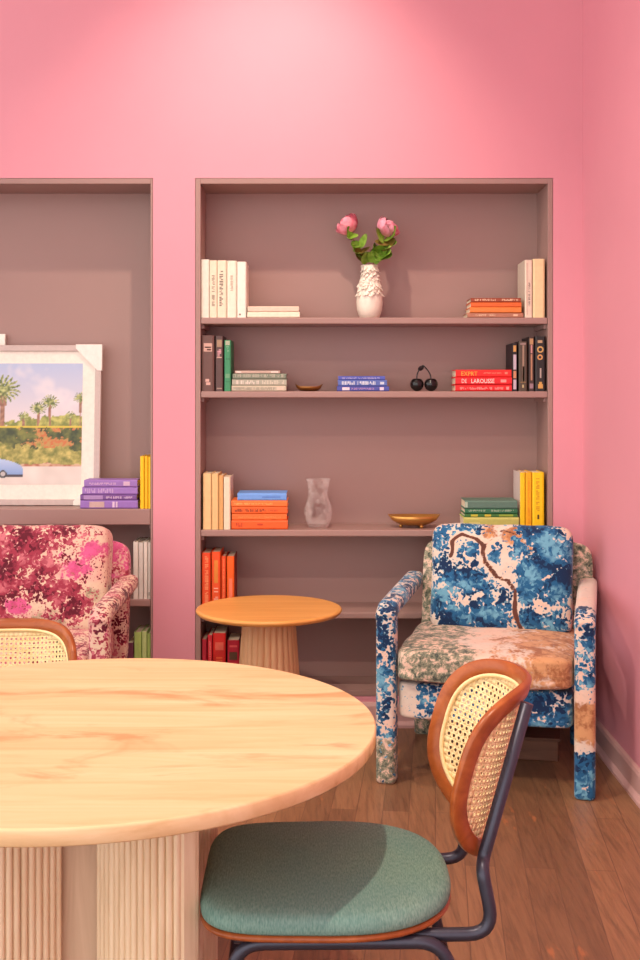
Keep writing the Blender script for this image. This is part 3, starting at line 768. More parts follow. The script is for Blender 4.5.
def ornaments():
    # small dark brass dish
    Y = 4.93; x = PX(309, Y)
    def dish(name, label, x, Y, z, rx, ry, h, mat, boat=0.0, feet=True):
        t = thing(name, label, 'bowl', (x, Y, z + 0.0006))
        hf = 0.010 if feet else 0.0
        b = MB()
        prof = [(0, hf), (0.45, hf), (0.62, hf + 0.12 * h), (0.86, hf + 0.5 * (h - hf)), (1.0, h), (0.96, h), (0.82, hf + 0.56 * (h - hf)), (0.58, hf + 0.26 * (h - hf)), (0.40, hf + 0.14 * h), (0, hf + 0.12 * h)]
        seg = 48; vs = []; n = len(prof)
        for k in range(seg):
            a = 2 * PI * k / seg
            for rr, zz in prof:
                lift = boat * abs(math.cos(a)) ** 4 * (zz / h) ** 2 * rr
                vs.append((rx * rr * math.cos(a), ry * rr * math.sin(a), zz + lift))
        fs = [(k * n + j, ((k + 1) % seg) * n + j, ((k + 1) % seg) * n + j + 1, k * n + j + 1) for k in range(seg) for j in range(n - 1)]
        b.add(vs, fs, 0, True); b.build('body', mat, t)
        if feet:
            for i in range(3):
                a = -PI / 2 + 0.55 + i * 2 * PI / 3
                b = MB(); b.lathe([(0, 0), (0.006, 0), (0.009, 0.006), (0.006, 0.013), (0, 0.014)], 14, (rx * 0.5 * math.cos(a), ry * 0.5 * math.sin(a), 0))
                b.build('foot', mat, t)
    dish('brass_dish', 'small dark brass dish between grey and blue books', x, Y, SH2, 0.060, 0.045, 0.020, M['dark_brass'], 0.013, False)
    dish('brass_bowl', 'low gold footed bowl on third shelf beside the armchair', PX(414, 4.96), 4.96, SH3, 0.113, 0.075, 0.050, M['brass'], 0.006, True)
    # cherries
    Y = 4.93; k = Y / F; x = PX(424, Y)
    t = thing('cherry_ornament', 'glossy black pair of cherries joined by a stem', 'ornament', (x, Y, SH2 + 0.0006))
    R = 6.9 * k
    for sx in (-1, 1):
        b = MB(); prof = []
        for i in range(17):
            a = -PI / 2 + PI * i / 16
            prof.append((max(0, R * math.cos(a)), R + R * math.sin(a) * (1 - 0.0) - (0.010 * max(0, (i - 12) / 4) ** 2)))
        b.lathe(prof, 28, (sx * R * 1.02, 0, 0)); b.build('cherry', M['black_gloss'], t)
        b = MB(); apex = Vector((-0.004, 0, 26 * k)); st = Vector((sx * R * 1.02, 0, 2 * R - 0.012))
        P = [st.lerp(apex, i / 8) + Vector((sx * 0.010 * math.sin(PI * i / 8), 0, 0)) for i in range(9)]
        b.tube(P, 0.0028, 8); b.build('stem', M['black_gloss'], t)
    b = MB(); petal(b, (-0.004, 0, 25 * k), (-0.8, -0.3, -0.75), (0, -1, 0.3), 0.009, 0.03, 0.5)
    o = b.build('leaf', M['black_gloss'], t, fix=False); o.modifiers.new('thickness', 'SOLIDIFY').thickness = 0.003
    # glass vase
    Y = 4.96; k = Y / F
    t = thing('glass_vase', 'clear crackled glass vase on the third shelf', 'vase', (PX(318.2, Y), Y, SH3 + 0.0005))
    prof_o = [(0.0, 0), (0.040, 0), (0.044, 0.006), (0.056, 0.030), (0.0625, 0.058), (0.060, 0.085), (0.050, 0.115), (0.0425, 0.140), (0.043, 0.165), (0.050, 0.195), (0.056, 0.208)]
    prof_i = [(r - 0.0045 if r > 0.01 else 0, z) for r, z in prof_o[3:]][::-1]
    prof = prof_o + prof_i + [(0.038, 0.014), (0.0, 0.010)]
    b = MB(); b.lathe(prof, 48, rfun=lambda a, z: 1 + 0.012 * math.sin(6 * a) * max(0, (z - 0.14) / 0.07))
    b.build('vessel', M['glass'], t)


# ------------------------------------------------------------------ framed pictures
def photo_color(u, v):
    """desert street photograph: u to the right 0..1, v up 0..1 (u=1 is the right edge)"""
    nz = lambda s, o=0.0: mnoise.noise(Vector((u * s * 1.52 + o, v * s + o * 1.7, o)))
    fb = lambda s, o: 0.6 * nz(s, o) + 0.3 * nz(s * 2.3, o + 3) + 0.2 * nz(s * 5, o + 7)
    sky = Vector((176, 186, 216)).lerp(Vector((220, 206, 208)), max(0, min(1, (0.98 - v) * 2.2)))
    cl = max(0, min(1, (fb(4, 1.3) - 0.05) * 3)); c = sky.lerp(Vector((230, 218, 220)), cl * 0.6)
    # distant shrubs under the palms
    if v < 0.555 + 0.13 * fb(9, 5.1):
        c = Vector((120, 128, 60)).lerp(Vector((196, 190, 104)), max(0, min(1, 0.5 + 1.6 * fb(22, 2.2))))
    # palms: (u, trunk foot v, crown v, crown radius)
    for (pu, pv, pr, tw) in ((0.59, 0.77, 0.15, 0.020), (0.10, 0.80, 0.14, 0.02), (0.34, 0.66, 0.09, 0.008), (0.835, 0.675, 0.075, 0.007), (0.775, 0.62, 0.07, 0.008), (0.99, 0.71, 0.06, 0.006), (0.94, 0.57, 0.04, 0.004), (0.70, 0.56, 0.05, 0.006)):
        du, dv = (u - pu) * 1.52, v - pv
        if abs(du) < tw * (1.5 if dv > -0.12 else 1.0) and 0.42 < v < pv:
            c = Vector((138, 96, 78)).lerp(Vector((176, 130, 104)), 0.5 + nz(40, 9))
        r = math.hypot(du, dv * 1.05); a = math.atan2(dv, du)
        droop = 0.25 * max(0, -math.sin(a))
        fr = abs(math.sin(a * 9.5 + 1.7 * pu * 9 + r * 14 + 1.5 * nz(14, 4.4)))
        if r < pr * (0.35 + 0.62 * fr - droop):
            c = Vector((92, 104, 56)).lerp(Vector((196, 196, 128)), max(0, min(1, 0.45 + 1.3 * nz(46, 4.0))))
    # hedge
    if 0.15 < v < 0.485:
        g = fb(12, 8.0)
        c = Vector((58, 66, 34)).lerp(Vector((128, 128, 56)), max(0, min(1, 0.45 + 1.5 * g)))
        if v < 0.33 + 0.16 * fb(6, 11.0) or fb(5, 6.6) > 0.15:
            c = Vector((116, 118, 50)).lerp(Vector((204, 186, 104)), max(0, min(1, 0.5 + 1.4 * fb(20, 12))))
        if v > 0.30 and fb(14, 21.0) + (0.06 + 0.14 * math.sin(u * 15 + 1.2)) > 0.20:
            c = Vector((196, 112, 62)).lerp(Vector((184, 146, 80)), max(0, min(1, 0.5 + 2 * nz(40, 2))))
        if v > 0.468 + 0.008 * nz(30, 3): c = Vector((214, 190, 66))
    if v <= 0.17 + 0.02 * nz(14, 3): c = Vector((170, 104, 78)).lerp(Vector((206, 170, 140)), max(0, min(1, 0.5 + 2 * nz(30, 5))))
    if v <= 0.145: c = Vector((214, 200, 192)).lerp(Vector((226, 212, 204)), 0.5 + nz(10, 5))
    # blue car with a long low tail
    cu, cv = (u - 0.50) / 0.20, v
    if abs(cu) < 1:
        roof = 0.135 + 0.085 * (1 - cu * cu) ** 0.6 if cu > -0.6 else 0.135 + 0.05 * (1 - cu * cu) ** 0.5
        if 0.075 < cv < roof:
            c = Vector((132, 158, 208)).lerp(Vector((176, 192, 226)), max(0, min(1, (cv - 0.09) * 10)))
        if 0.065 < cv < 0.08: c = Vector((70, 60, 70))
        for wu in (-0.6, 0.5):
            if math.hypot((cu - wu) * 0.20 * 1.52, cv - 0.085) < 0.032: c = Vector((64, 54, 58))
            if math.hypot((cu - wu) * 0.20 * 1.52, cv - 0.085) < 0.018: c = Vector((190, 180, 180))
    return lin(tuple(max(0, min(255, x)) for x in c))


def pictures():
    # leaning frame: local x along the shelf, z up, tilted back about its lower edge
    x1 = PX(99.5, 5.0); x0 = x1 - 1.02; H = 0.70
    t = thing('framed_picture', 'large framed photograph of palms and a blue car leaning on the shelf', 'picture', ((x0 + x1) / 2, 4.991, LS1 + 0.0030))
    t.rotation_euler = (-0.078, 0, 0)
    W = x1 - x0; hw = W / 2; fw, fd = 0.026, 0.022
    b = MB()
    b.box(-hw, hw, 0, fd, 0, fw); b.box(-hw, hw, 0, fd, H - fw, H); b.box(-hw, -hw + fw, 0, fd, fw, H - fw); b.box(hw - fw, hw, 0, fd, fw, H - fw)
    b.build('frame', flat((196, 176, 170), 0.5), t, bevel=0.002)
    b = MB(); b.box(-hw + fw, hw - fw, 0.010, 0.018, fw, H - fw); b.build('mat_board', M['white_paper'], t)
    pu0, pu1, pv0, pv1 = -hw + 0.085, hw - 0.082, 0.090, H - 0.080
    nu, nv = 210, 138; b = MB(); vs = []; cols = []
    for j in range(nv + 1):
        for i in range(nu + 1):
            u, v = i / nu, j / nv
            vs.append((pu0 + (pu1 - pu0) * u, 0.0092, pv0 + (pv1 - pv0) * v)); cols += [*photo_color(u, v), 1.0]
    fs = [(j * (nu + 1) + i, j * (nu + 1) + i + 1, (j + 1) * (nu + 1) + i + 1, (j + 1) * (nu + 1) + i) for j in range(nv) for i in range(nu)]
    b.add(vs, fs); o = b.build('photograph', M['photo'], t, fix=False)
    o.data.color_attributes.new('ink', 'FLOAT_COLOR', 'POINT').data.foreach_set('color', cols)
    # card corner guards
    for sx in (-1, 1):
        for top in (0, 1):
            b = MB(); L = 0.115
            zc = H if top else 0; sz = -1 if top else 1
            X = lambda d: sx * (hw + 0.003) - sx * d
            Zc = lambda d: (zc + (0.003 if top else 0.0)) + sz * d
            pts = [(0, 0), (L, 0), (L, 0.018), (0.018, L), (0, L)]
            vs = [(X(a), yy, Zc(c_)) for yy in (-0.003, fd + 0.0005) for a, c_ in pts]
            n = len(pts)
            b.add(vs, [tuple(range(n)), tuple(range(n, 2 * n))] + [(i, (i + 1) % n, n + (i + 1) % n, n + i) for i in range(n)])
            b.build('corner_guard', flat((238, 228, 220), 0.6), t)
    # a second frame behind, only its corner shows
    x1 = PX(4, 5.06); x0 = x1 - 0.75
    t = thing('picture_frame', 'white frame corner showing behind the leaning palm photograph', 'picture', ((x0 + x1) / 2, 5.048, LS1 + 0.0015))
    H2 = PZ(334, 5.07) - LS1; hw = (x1 - x0) / 2; t.rotation_euler = (-0.040, 0, 0)
    b = MB(); fw = 0.03
    b.box(-hw, hw, 0, 0.02, 0, fw); b.box(-hw, hw, 0, 0.02, H2 - fw, H2); b.box(-hw, -hw + fw, 0, 0.02, fw, H2 - fw); b.box(hw - fw, hw, 0, 0.02, fw, H2 - fw)
    b.build('frame', flat((240, 232, 222), 0.5), t, bevel=0.002)
    b = MB(); b.box(-hw + fw, hw - fw, 0.006, 0.014, fw, H2 - fw); b.build('mat_board', M['white_paper'], t)


# ------------------------------------------------------------------ armchairs
def blob(x, y, L):
    v = 0.0
    for cx, cy, r, s in L:
        d = math.hypot(x - cx, y - cy) / r
        if d < 1: v = max(v, s * (1 - d * d) ** 0.7) if s > 0 else v
    for cx, cy, r, s in L:
        if s < 0:
            d = math.hypot(x - cx, y - cy) / r
            if d < 1: v += s * (1 - d * d)
    return v


def seg_dist(p, poly):
    best = 9
    for (ax, ay), (bx, by) in zip(poly, poly[1:]):
        dx, dy = bx - ax, by - ay; L = dx * dx + dy * dy
        t = max(0, min(1, ((p[0] - ax) * dx + (p[1] - ay) * dy) / L))
        best = min(best, math.hypot(p[0] - ax - t * dx, p[1] - ay - t * dy))
    return best


def armchair(label, loc, rz, mat, scheme, fx=0.028, fw=0.685):
    t = thing('armchair', label, 'armchair', loc, rz)
    def fin(mb, name, fun, parent=t):
        o = mb.build(name, mat, parent); paint_print(o, fun); return o
    # side posts (front legs) and armrests
    for sx in (-1, 1):
        x = sx * 0.350
        b = MB(); rr_sweep(b, [(x, -0.308, 0.012), (x, -0.308, 0.610)], 0.072, 0.078, 0.020)
        fin(b, 'leg', lambda c, sx=sx: scheme['leg'](c, sx))
        b = MB(); rr_sweep(b, [(x, -0.332, 0.598), (x, -0.285, 0.620), (x, -0.20, 0.624), (x, 0.305, 0.640)], 0.074, 0.062, 0.024)
        fin(b, 'armrest', lambda c, sx=sx: scheme['arm'](c, sx))
        b = MB(); rr_sweep(b, [(sx * 0.315, 0.325, 0.012), (sx * 0.315, 0.275, 0.30)], 0.07, 0.07, 0.018)
        fin(b, 'leg', lambda c, sx=sx: scheme['leg'](c, sx))
    # seat rail
    b = MB(); superbox(b, (0.624, 0.60, 0.135), (0, -0.030, 0.300), 14, 26)
    fin(b, 'seat_rail', scheme['rail'])
    # seat cushion
    def lump(u, v, w):
        e = (1 - u ** 4) * (1 - v ** 4)
        return (0.004 * mnoise.noise(Vector((u * 3, v * 3, w))), 0.004 * mnoise.noise(Vector((u * 3, w * 3, v + 5))),
                (0.012 * e * (1 if w > 0 else 0)) + 0.005 * mnoise.noise(Vector((u * 2.5, v * 2.5, 3))))
    b = MB(); superbox(b, (0.630, 0.630, 0.118), (0, -0.060, 0.430), 9, 40, fun=lump)
    fin(b, 'seat_cushion', scheme['seat'])
    # back frame
    R = Matrix.Rotation(-0.19, 3, 'X')
    b = MB(); superbox(b, (fw, 0.085, 0.53), (fx, 0.305, 0.545), 9, 28, rot=R)
    fin(b, 'back_frame', scheme['frame'])
    # back cushion
    def puff(u, v, w):
        e = (1 - u ** 4) * (1 - w ** 4)
        return (0.010 * u * (abs(w) ** 3) - 0.004 * u * (1 - w * w), -0.022 * e * (1 if v < 0 else 0) + 0.005 * mnoise.noise(Vector((u * 3, w * 3, 1))),
                0.010 * w * abs(u) ** 3 + 0.006 * mnoise.noise(Vector((u * 3, 7, w * 3))))
    b = MB(); superbox(b, (0.555, 0.15, 0.42), (0.020, 0.180, 0.672), 7, 60, fun=puff, rot=Matrix.Rotation(-0.21, 3, 'X'))
    fin(b, 'back_cushion', scheme['back'])
    # piping round the cushion front edge
    return t


def blue_scheme():
    BL = [(-0.75, 0.72, 0.34, 0.85), (-0.35, 0.55, 0.28, 0.9), (-0.42, 0.92, 0.35, 0.75), (-0.1, 0.42, 0.25, 0.85), (-0.78, 0.25, 0.32, 0.8), (-0.45, 0.0, 0.48, 1.1),
          (-0.15, -0.1, 0.28, 0.8), (-0.8, -0.45, 0.4, 1.0), (-0.5, -0.75, 0.45, 1.05), (-0.15, -0.6, 0.42, 1.1), (0.0, -0.8, 0.36, 1.0), (0.15, -0.4, 0.3, 0.95), (0.5, 0.75, 0.48, 1.15), (0.75, 0.5, 0.45, 1.1),
          (0.85, 0.1, 0.4, 1.15), (0.55, 0.1, 0.48, 1.2), (0.4, -0.15, 0.4, 1.1), (0.8, -0.2, 0.35, 1.0), (0.4, -0.7, 0.38, 1.1), (0.7, -0.85, 0.4, 1.1), (0.9, -0.6, 0.25, 0.7), (0.2, 0.45, 0.2, 0.6),
          (0.02, 0.7, 0.18, 0.6), (-0.85, -0.05, 0.25, 0.7),
          (0.58, -0.45, 0.16, -0.6)]
    BR = [(-0.66, 0.40), (-0.63, 0.66), (-0.5, 0.8), (-0.32, 0.74), (-0.2, 0.62), (-0.16, 0.3), (-0.02, 0.06), (0.14, 0.0), (0.22, -0.2), (0.24, -0.55), (0.34, -0.95)]
    BR2 = [(-0.2, 0.62), (0.05, 0.9), (0.3, 0.8), (0.45, 0.55)]
    BR3 = [(0.14, 0.0), (0.36, 0.12), (0.62, 0.06), (0.8, 0.2)]; BR4 = [(-0.16, 0.3), (-0.34, 0.16), (-0.5, 0.2)]
    TB = [(0.22, 0.78, 0.28, 0.8), (0.38, 0.58, 0.16, 0.7), (-0.12, 0.85, 0.2, 0.6), (0.14, -0.7, 0.09, 0.9), (1.0, -0.1, 0.12, 0.7)]
    def back(c):
        u = (c.x - 0.012) / 0.285; v = (c.z - 0.682) / 0.21
        w = 0.05 * mnoise.noise(Vector((u * 3, v * 3, 2)))
        d = min(seg_dist((u + w, v - w), BR), seg_dist((u + w, v), BR2) + 0.02, seg_dist((u, v + w), BR3) + 0.035, seg_dist((u, v + w), BR4) + 0.035)
        br = max(0, 0.9 - d / 0.085)
        tb = max(blob(u, v, TB), 0.9 - seg_dist((u + w, v - w), BR) / 0.075)
        return (max(0.36, blob(u, v, BL) * 0.98) - 0.7 * max(0, 1 - d / 0.09), tb, 0, br * 0.95)
    def seat(c):
        u = c.x / 0.31; f = (c.y + 0.35) / 0.62
        side = max(0, min(1, (0.15 - u) * 1.1 + 0.2))
        front = c.y < -0.31 or c.z < 0.455
        gy = side * (1.1 if front else 0.75) + (0.3 if (c.z < 0.43 and u < 0.6) else 0)
        tn = 0.30 + 0.38 * max(0, min(1, (u + 0.2) * 1.2)) - (0.25 if gy > 0.6 else 0)
        ln = seg_dist((u, f), [(-0.9, 0.78), (-0.3, 0.72), (0.1, 0.66), (0.5, 0.62)])
        br = 0.7 if (c.z < 0.385 and u < 0.2) else max(0, 0.7 - ln / 0.05)
        return (0.0, tn, min(1, gy), br)
    def rail(c):
        u = c.x / 0.31
        fo = 0.80 if u > 0.15 else (0.62 if u > -0.75 else 0.34)
        return (fo, 0.18 if u < -0.6 else 0.0, 0, 0)
    def leg(c, sx):
        if sx < 0:
            return (0.70 if c.z > 0.16 else 0.25, 0, 0.8 if c.z < 0.16 else 0, 0)
        tn = max(0, 1 - abs(c.z - 0.27) / 0.12)
        fo = 0.72 - 1.1 * max(0, 1 - abs(c.z - 0.27) / 0.13)
        return (fo + (0.25 if c.z < 0.16 else 0), tn * 1.2, 0, 0)
    def arm(c, sx):
        return ((0.68 if sx < 0 else (0.66 if c.y < -0.24 else 0.15)), 0, 0.1, 0)
    def frame(c):
        return (0.02, 0.2, 0.62, 0)
    return dict(back=back, seat=seat, rail=rail, leg=leg, arm=arm, frame=frame)


def pink_scheme():
    BL = [(-0.6, 0.6, 0.95, 1.0), (-0.1, 0.6, 0.75, 1.0), (0.35, 0.85, 0.45, 0.9), (-0.5, 0.0, 0.8, 1.0), (0.0, -0.05, 0.5, 0.95), (0.15, 0.25, 0.45, 0.95), (0.40, -0.2, 0.4, 1.05), (0.55, -0.5, 0.4, 1.0),
          (-0.6, -0.75, 0.7, 1.0), (0.0, -0.75, 0.4, 0.55), (0.65, 0.85, 0.3, 0.7), (0.9, -0.55, 0.25, 0.8), (0.72, 0.35, 0.3, -0.8), (0.45, 0.15, 0.15, -0.4), (-0.2, -0.45, 0.2, -0.5)]
    HP = [(0.62, 0.2, 0.30, 0.75), (0.82, 0.55, 0.28, 0.75), (-0.2, -0.45, 0.25, 0.85), (0.4, 0.1, 0.15, 0.6), (0.35, 0.45, 0.15, 0.4)]
    GB = [(0.25, -0.75, 0.4, 0.7), (0.75, -0.3, 0.35, 0.6), (-0.3, -0.5, 0.3, 0.4), (0.75, 0.75, 0.3, 0.3)]
    def back(c):
        u = (c.x - 0.012) / 0.285; v = (c.z - 0.682) / 0.21
        return (max(0.40, blob(u, v, BL) * 0.92), blob(u, v, HP) * 1.1, max(0.22, blob(u, v, GB)), 0)
    def gen(fo, tn, gy): return lambda c, sx=0: (fo, tn, gy, 0)
    return dict(back=back, seat=gen(0.6, 0.2, 0.4), rail=gen(0.6, 0.3, 0.3), leg=gen(0.60, 0.46, 0.35), arm=gen(0.62, 0.3, 0.25),
                frame=lambda c: (0.62 if c.z < 0.7 else 0.4, 0.65 if c.z > 0.66 else 0.25, 0.1, 0))


# ------------------------------------------------------------------ tables
def dining_table():
    x, Y, R, ztop, th = -0.453, 2.30, 0.565, 0.745, 0.030
    t = thing('dining_table', 'round light oak dining table on a ribbed base', 'table', (x, Y, 0))
    b = MB()
    prof = [(0, ztop - th), (R - 0.02, ztop - th), (R - 0.003, ztop - th + 0.001), (R - 0.0005, ztop - th + 0.004), (R, ztop - 0.005), (R - 0.001, ztop - 0.002), (R - 0.0035, ztop), (R * 0.6, ztop), (0, ztop)]
    b.lathe(prof, 128); o = b.build('tabletop', M['oak'], t)
    for p in o.data.polygons: p.use_smooth = abs(p.normal.z) < 0.98
    # base outline: four lobes; each side has a plain recess between two ribbed concave sweeps
    hb = ztop - th - 0.0005
    ribs = MB(); panels = MB(); flanks = MB()
    def ribbed_wall(P, mb, pitch=0.0138):
        """P: dense plan polyline; grow half-round ribs along it"""
        L = [0]
        for a, c in zip(P, P[1:]): L.append(L[-1] + math.hypot(c[0] - a[0], c[1] - a[1]))
        n = max(1, round(L[-1] / pitch)); pt = L[-1] / n; out = []
        def at(s):
            for i in range(len(L) - 1):
                if s <= L[i + 1] or i == len(L) - 2:
                    q = (s - L[i]) / max(1e-9, L[i + 1] - L[i])
                    a, c = P[i], P[i + 1]; dx, dy = c[0] - a[0], c[1] - a[1]; l = math.hypot(dx, dy)
                    return (a[0] + dx * q, a[1] + dy * q), (dy / l, -dx / l)
        for k in range(n):
            for j in range(7):
                q = j / 7 if k < n - 1 or j < 7 else 1
                s = (k + q) * pt; (px, py), nn = at(s)
                h = 0.0075 * math.sqrt(max(0, 1 - (2 * q - 1) ** 2)) - 0.001
                out.append((px + nn[0] * h, py + nn[1] * h))
        (px, py), nn = at(L[-1]); out.append((px, py))
        return out
    def rot4(p, k):
        for _ in range(k): p = (-p[1], p[0])
        return p
    rec, face = 0.120, 0.225
    sweep = []
    for i in range(25):
        q = i / 24
        sweep.append((0.036 + (0.202 - 0.036) * q, -(rec + 0.012 + (face - rec - 0.012) * math.sin(q * PI / 2) ** 0.8)))
    right = ribbed_wall(sweep, ribs)
    left = ribbed_wall([(-x_, y_) for x_, y_ in reversed(sweep)], ribs)
    def wall(mb, pts, smooth=False):
        vs = [(p[0], p[1], z) for p in pts for z in (0.0, hb)]
        mb.add(vs, [(2 * i, 2 * i + 2, 2 * i + 3, 2 * i + 1) for i in range(len(pts) - 1)], 0, smooth)
    for k in range(4):
        rb = MB()
        for seq in (left, right):
            wall(rb, [rot4(p, k) for p in seq])
        rb.build('ribbed_panel', M['oak_rib'], t, fix=False)
        pb = MB(); wall(pb, [rot4(p, k) for p in ((-0.036, -rec - 0.012), (-0.036, -rec), (0.036, -rec), (0.036, -rec - 0.012))])
        pb.build('recessed_panel', M['oak_panel'], t, fix=False)
        fb = MB(); wall(fb, [rot4(p, k) for p in ((0.202, -face), (0.208, -0.2265), (0.2265, -0.208), (face, -0.202))])
        fb.build('corner_post', M['oak_rib'], t, fix=False)
    b = MB(); b.box(-0.20, 0.20, -0.12, 0.12, hb - 0.02, hb - 0.001); b.box(-0.12, 0.12, -0.20, 0.20, hb - 0.04, hb - 0.021)
    b.build('mounting_plate', M['oak_panel'], t)


def side_table():
    Y = 4.45; x = PX(269, Y); z = 0.578; R = 0.283; th = 0.026
    t = thing('side_table', 'small round amber wood side table before the bookcase', 'table', (x, Y, 0))
    b = MB()
    prof = [(0, z - th), (R - 0.03, z - th), (R - 0.010, z - th + 0.005), (R - 0.002, z - 0.013), (R, z - 0.008), (R - 0.003, z - 0.003), (R - 0.010, z), (R * 0.5, z), (0, z)]
    b.lathe(prof, 96); o = b.build('tabletop', M['amber'], t)
    for p in o.data.polygons: p.use_smooth = abs(p.normal.z) < 0.98
    b = MB(); zb = z - th - 0.0005; prof = [(0, 0)] + [(0.142 - 0.040 * q, zb * q) for q in [i / 10 for i in range(11)]] + [(0, zb)]
    n = 26; seg = n * 8
    b.lathe(prof, seg, smooth=False, rfun=lambda a, zz: 1 - 0.055 * (1 - abs(math.sin(a * n / 2)) ** 0.7))
    b.build('fluted_pedestal', M['amber_rib'], t)


# ------------------------------------------------------------------ dining chairs
def dining_chair(label, loc, rz, drop=0.0):
    """faces local -Y"""
    t = thing('dining_chair', label, 'chair', loc, rz, 'cane back dining chairs')
    zs = 0.441
    def outline(n, gx, gy, k=72):
        out = []
        for i in range(k):
            a = 2 * PI * i / k; ca, sa = math.cos(a), math.sin(a)
            e = 2 / n if sa < 0 else 2 / 2.5          # squarer front, rounder back
            px = math.copysign(abs(ca) ** e, ca); py = math.copysign(abs(sa) ** e, sa)
            out.append((px * gx * (1.0 + 0.03 * min(0, py)), py * gy))
        return out
    o1 = outline(5.0, 0.238, 0.238)
    def loft(mb, levels, mi=0):
        k = len(o1); vs = []
        for sc, z, dome in levels:
            for p in o1: vs.append((p[0] * sc, p[1] * sc, z))
        fs = []
        for i in range(len(levels) - 1):
            for j in range(k):
                j2 = (j + 1) % k; fs.append((i * k + j, i * k + j2, (i + 1) * k + j2, (i + 1) * k + j))
        fs.append(tuple(range(k))[::-1]); fs.append(tuple((len(levels) - 1) * k + j for j in range(k)))
        mb.add(vs, fs, mi, True)
    b = MB(); loft(b, [(0.955, zs, 0), (0.985, zs + 0.001, 0), (1.0, zs + 0.006, 0), (0.985, zs + 0.012, 0)])
    b.build('seat_board', M['bentwood'], t)
    b = MB(); loft(b, [(0.972, zs + 0.0122, 0), (0.995, zs + 0.017, 0), (1.0, zs + 0.026, 0), (0.99, zs + 0.036, 0), (0.965, zs + 0.043, 0), (0.92, zs + 0.047, 0), (0.82, zs + 0.0495, 0), (0.6, zs + 0.051, 0), (0.3, zs + 0.052, 0), (0.05, zs + 0.052, 0)])
    b.build('seat', M['teal'], t)
    # backrest on a cylinder, leaning back
    Rc, A, B = 0.215, 0.238, 0.172
    cen = Vector((0, 0.345, 0.693 - drop)); tilt = Matrix.Rotation(-0.27, 3, 'X')
    def surf(s, h, off=0.0):
        a = s / Rc
        r = Rc + off
        q = Vector((r * math.sin(a), r * math.cos(a) - Rc, h))
        return cen + tilt @ q
    n_ = 2.7
    def ell(a, sc_a, sc_b):
        ca, sa = math.cos(a), math.sin(a)
        return (math.copysign(abs(ca) ** (2 / n_), ca) * sc_a, math.copysign(abs(sa) ** (2 / n_), sa) * sc_b)
    rw, rt = 0.030, 0.015; k = 96; b = MB(); vs = []
    sec = []
    for w_, d_ in ((0.0, -0.7), (0.08, -1.0), (0.5, -1.12), (0.92, -1.0), (1.0, -0.7), (1.0, 0.7), (0.92, 1.0), (0.5, 1.05), (0.08, 1.0), (0.0, 0.7)): sec.append((w_, d_))
    for i in range(k):
        a = 2 * PI * (i + 0.5) / k
        for w_, d_ in sec:
            s_, h_ = ell(a, A - rw * w_, B - rw * w_)
            vs.append(surf(s_, h_, d_ * rt / 2))
    m_ = len(sec)
    fs = [(i * m_ + j, i * m_ + (j + 1) % m_, ((i + 1) % k) * m_ + (j + 1) % m_, ((i + 1) % k) * m_ + j) for i in range(k) for j in range(m_)]
    b.add(vs, fs, 0, True); b.build('back_frame', M['bentwood'], t)
    # woven cane with real holes
    b = MB(); p = 0.0128; ho = 0.0036
    ai, bi = A - rw + 0.006, B - rw + 0.006
    nx = int(ai / p) + 1; nz = int(bi / p) + 1
    def inside(s, h, ea, eb): return (abs(s) / ea) ** n_ + (abs(h) / eb) ** n_
    for ix in range(-nx, nx + 1):
        for iz in range(-nz, nz + 1):
            s0, h0 = ix * p, iz * p
            if inside(s0, h0, ai, bi) > 1.12: continue
            holed = inside(s0, h0, ai - 0.021, bi - 0.021) < 1.0
            outer = [(s0 - p / 2, h0 - p / 2), (s0, h0 - p / 2), (s0 + p / 2, h0 - p / 2), (s0 + p / 2, h0), (s0 + p / 2, h0 + p / 2), (s0, h0 + p / 2), (s0 - p / 2, h0 + p / 2), (s0 - p / 2, h0)]
            if not holed:
                b.add([surf(*q) for q in outer], [tuple(range(8))], 0, True); continue
            inner = [(s0 + ho * math.cos(-3 * PI / 4 + i * PI / 4), h0 + ho * math.sin(-3 * PI / 4 + i * PI / 4)) for i in range(8)]
            b.add([surf(*q) for q in outer] + [surf(*q) for q in inner], [(i, (i + 1) % 8, 8 + (i + 1) % 8, 8 + i) for i in range(8)], 0, True)
    o = b.build('cane_panel', M['cane'], t, fix=False)
    sm = o.modifiers.new('thickness', 'SOLIDIFY'); sm.thickness = 0.002; sm.offset = 0
    # cane edging inside the frame
    b = MB(); ring = [surf(*ell(2 * PI * (i + 0.5) / 72, A - rw - 0.002, B - rw - 0.002), -0.004) for i in range(72)]
    b.tube(ring, 0.0045, 8, closed=True); b.build('cane_spline', M['cane'], t)
    # steel tube
    for sx in (-1, 1):
        s_ = sx * 0.125
        top = surf(s_, 0.140, 0.0225); low = surf(s_ * 1.04, -0.135, 0.0225)
        d = (low - top).normalized()
        P = smooth_path([top, low + d * 0.02, (sx * 0.162, 0.279, 0.535), (sx * 0.168, 0.300, 0.4255), (sx * 0.170, 0.19, 0.4255), (sx * 0.170, -0.17, 0.4255)], 0.05, 7)
        b = MB(); b.tube(P, 0.0122, 12); b.build('upright_tube', M['tube'], t)
        # leg loop: front leg, bar beneath the seat, rear leg
        P = smooth_path([(sx * 0.205, -0.215, 0.010), (sx * 0.196, -0.165, 0.4255), (sx * 0.196, 0.205, 0.4255), (sx * 0.215, 0.30, 0.010)], 0.05, 7)
        b = MB(); b.tube(P, 0.0122, 12); b.build('leg', M['tube'], t)
        for fy in (-0.215, 0.30):
            b = MB(); b.lathe([(0, 0), (0.014, 0), (0.015, 0.004), (0.0145, 0.018), (0, 0.018)], 14, (sx * (0.205 if fy < 0 else 0.215), fy, 0)); b.build('foot_cap', M['black_gloss'], t)
    b = MB(); b.tube([(-0.196, -0.10, 0.4255), (0.196, -0.10, 0.4255)], 0.010, 10); b.build('cross_bar', M['tube'], t)
    return t


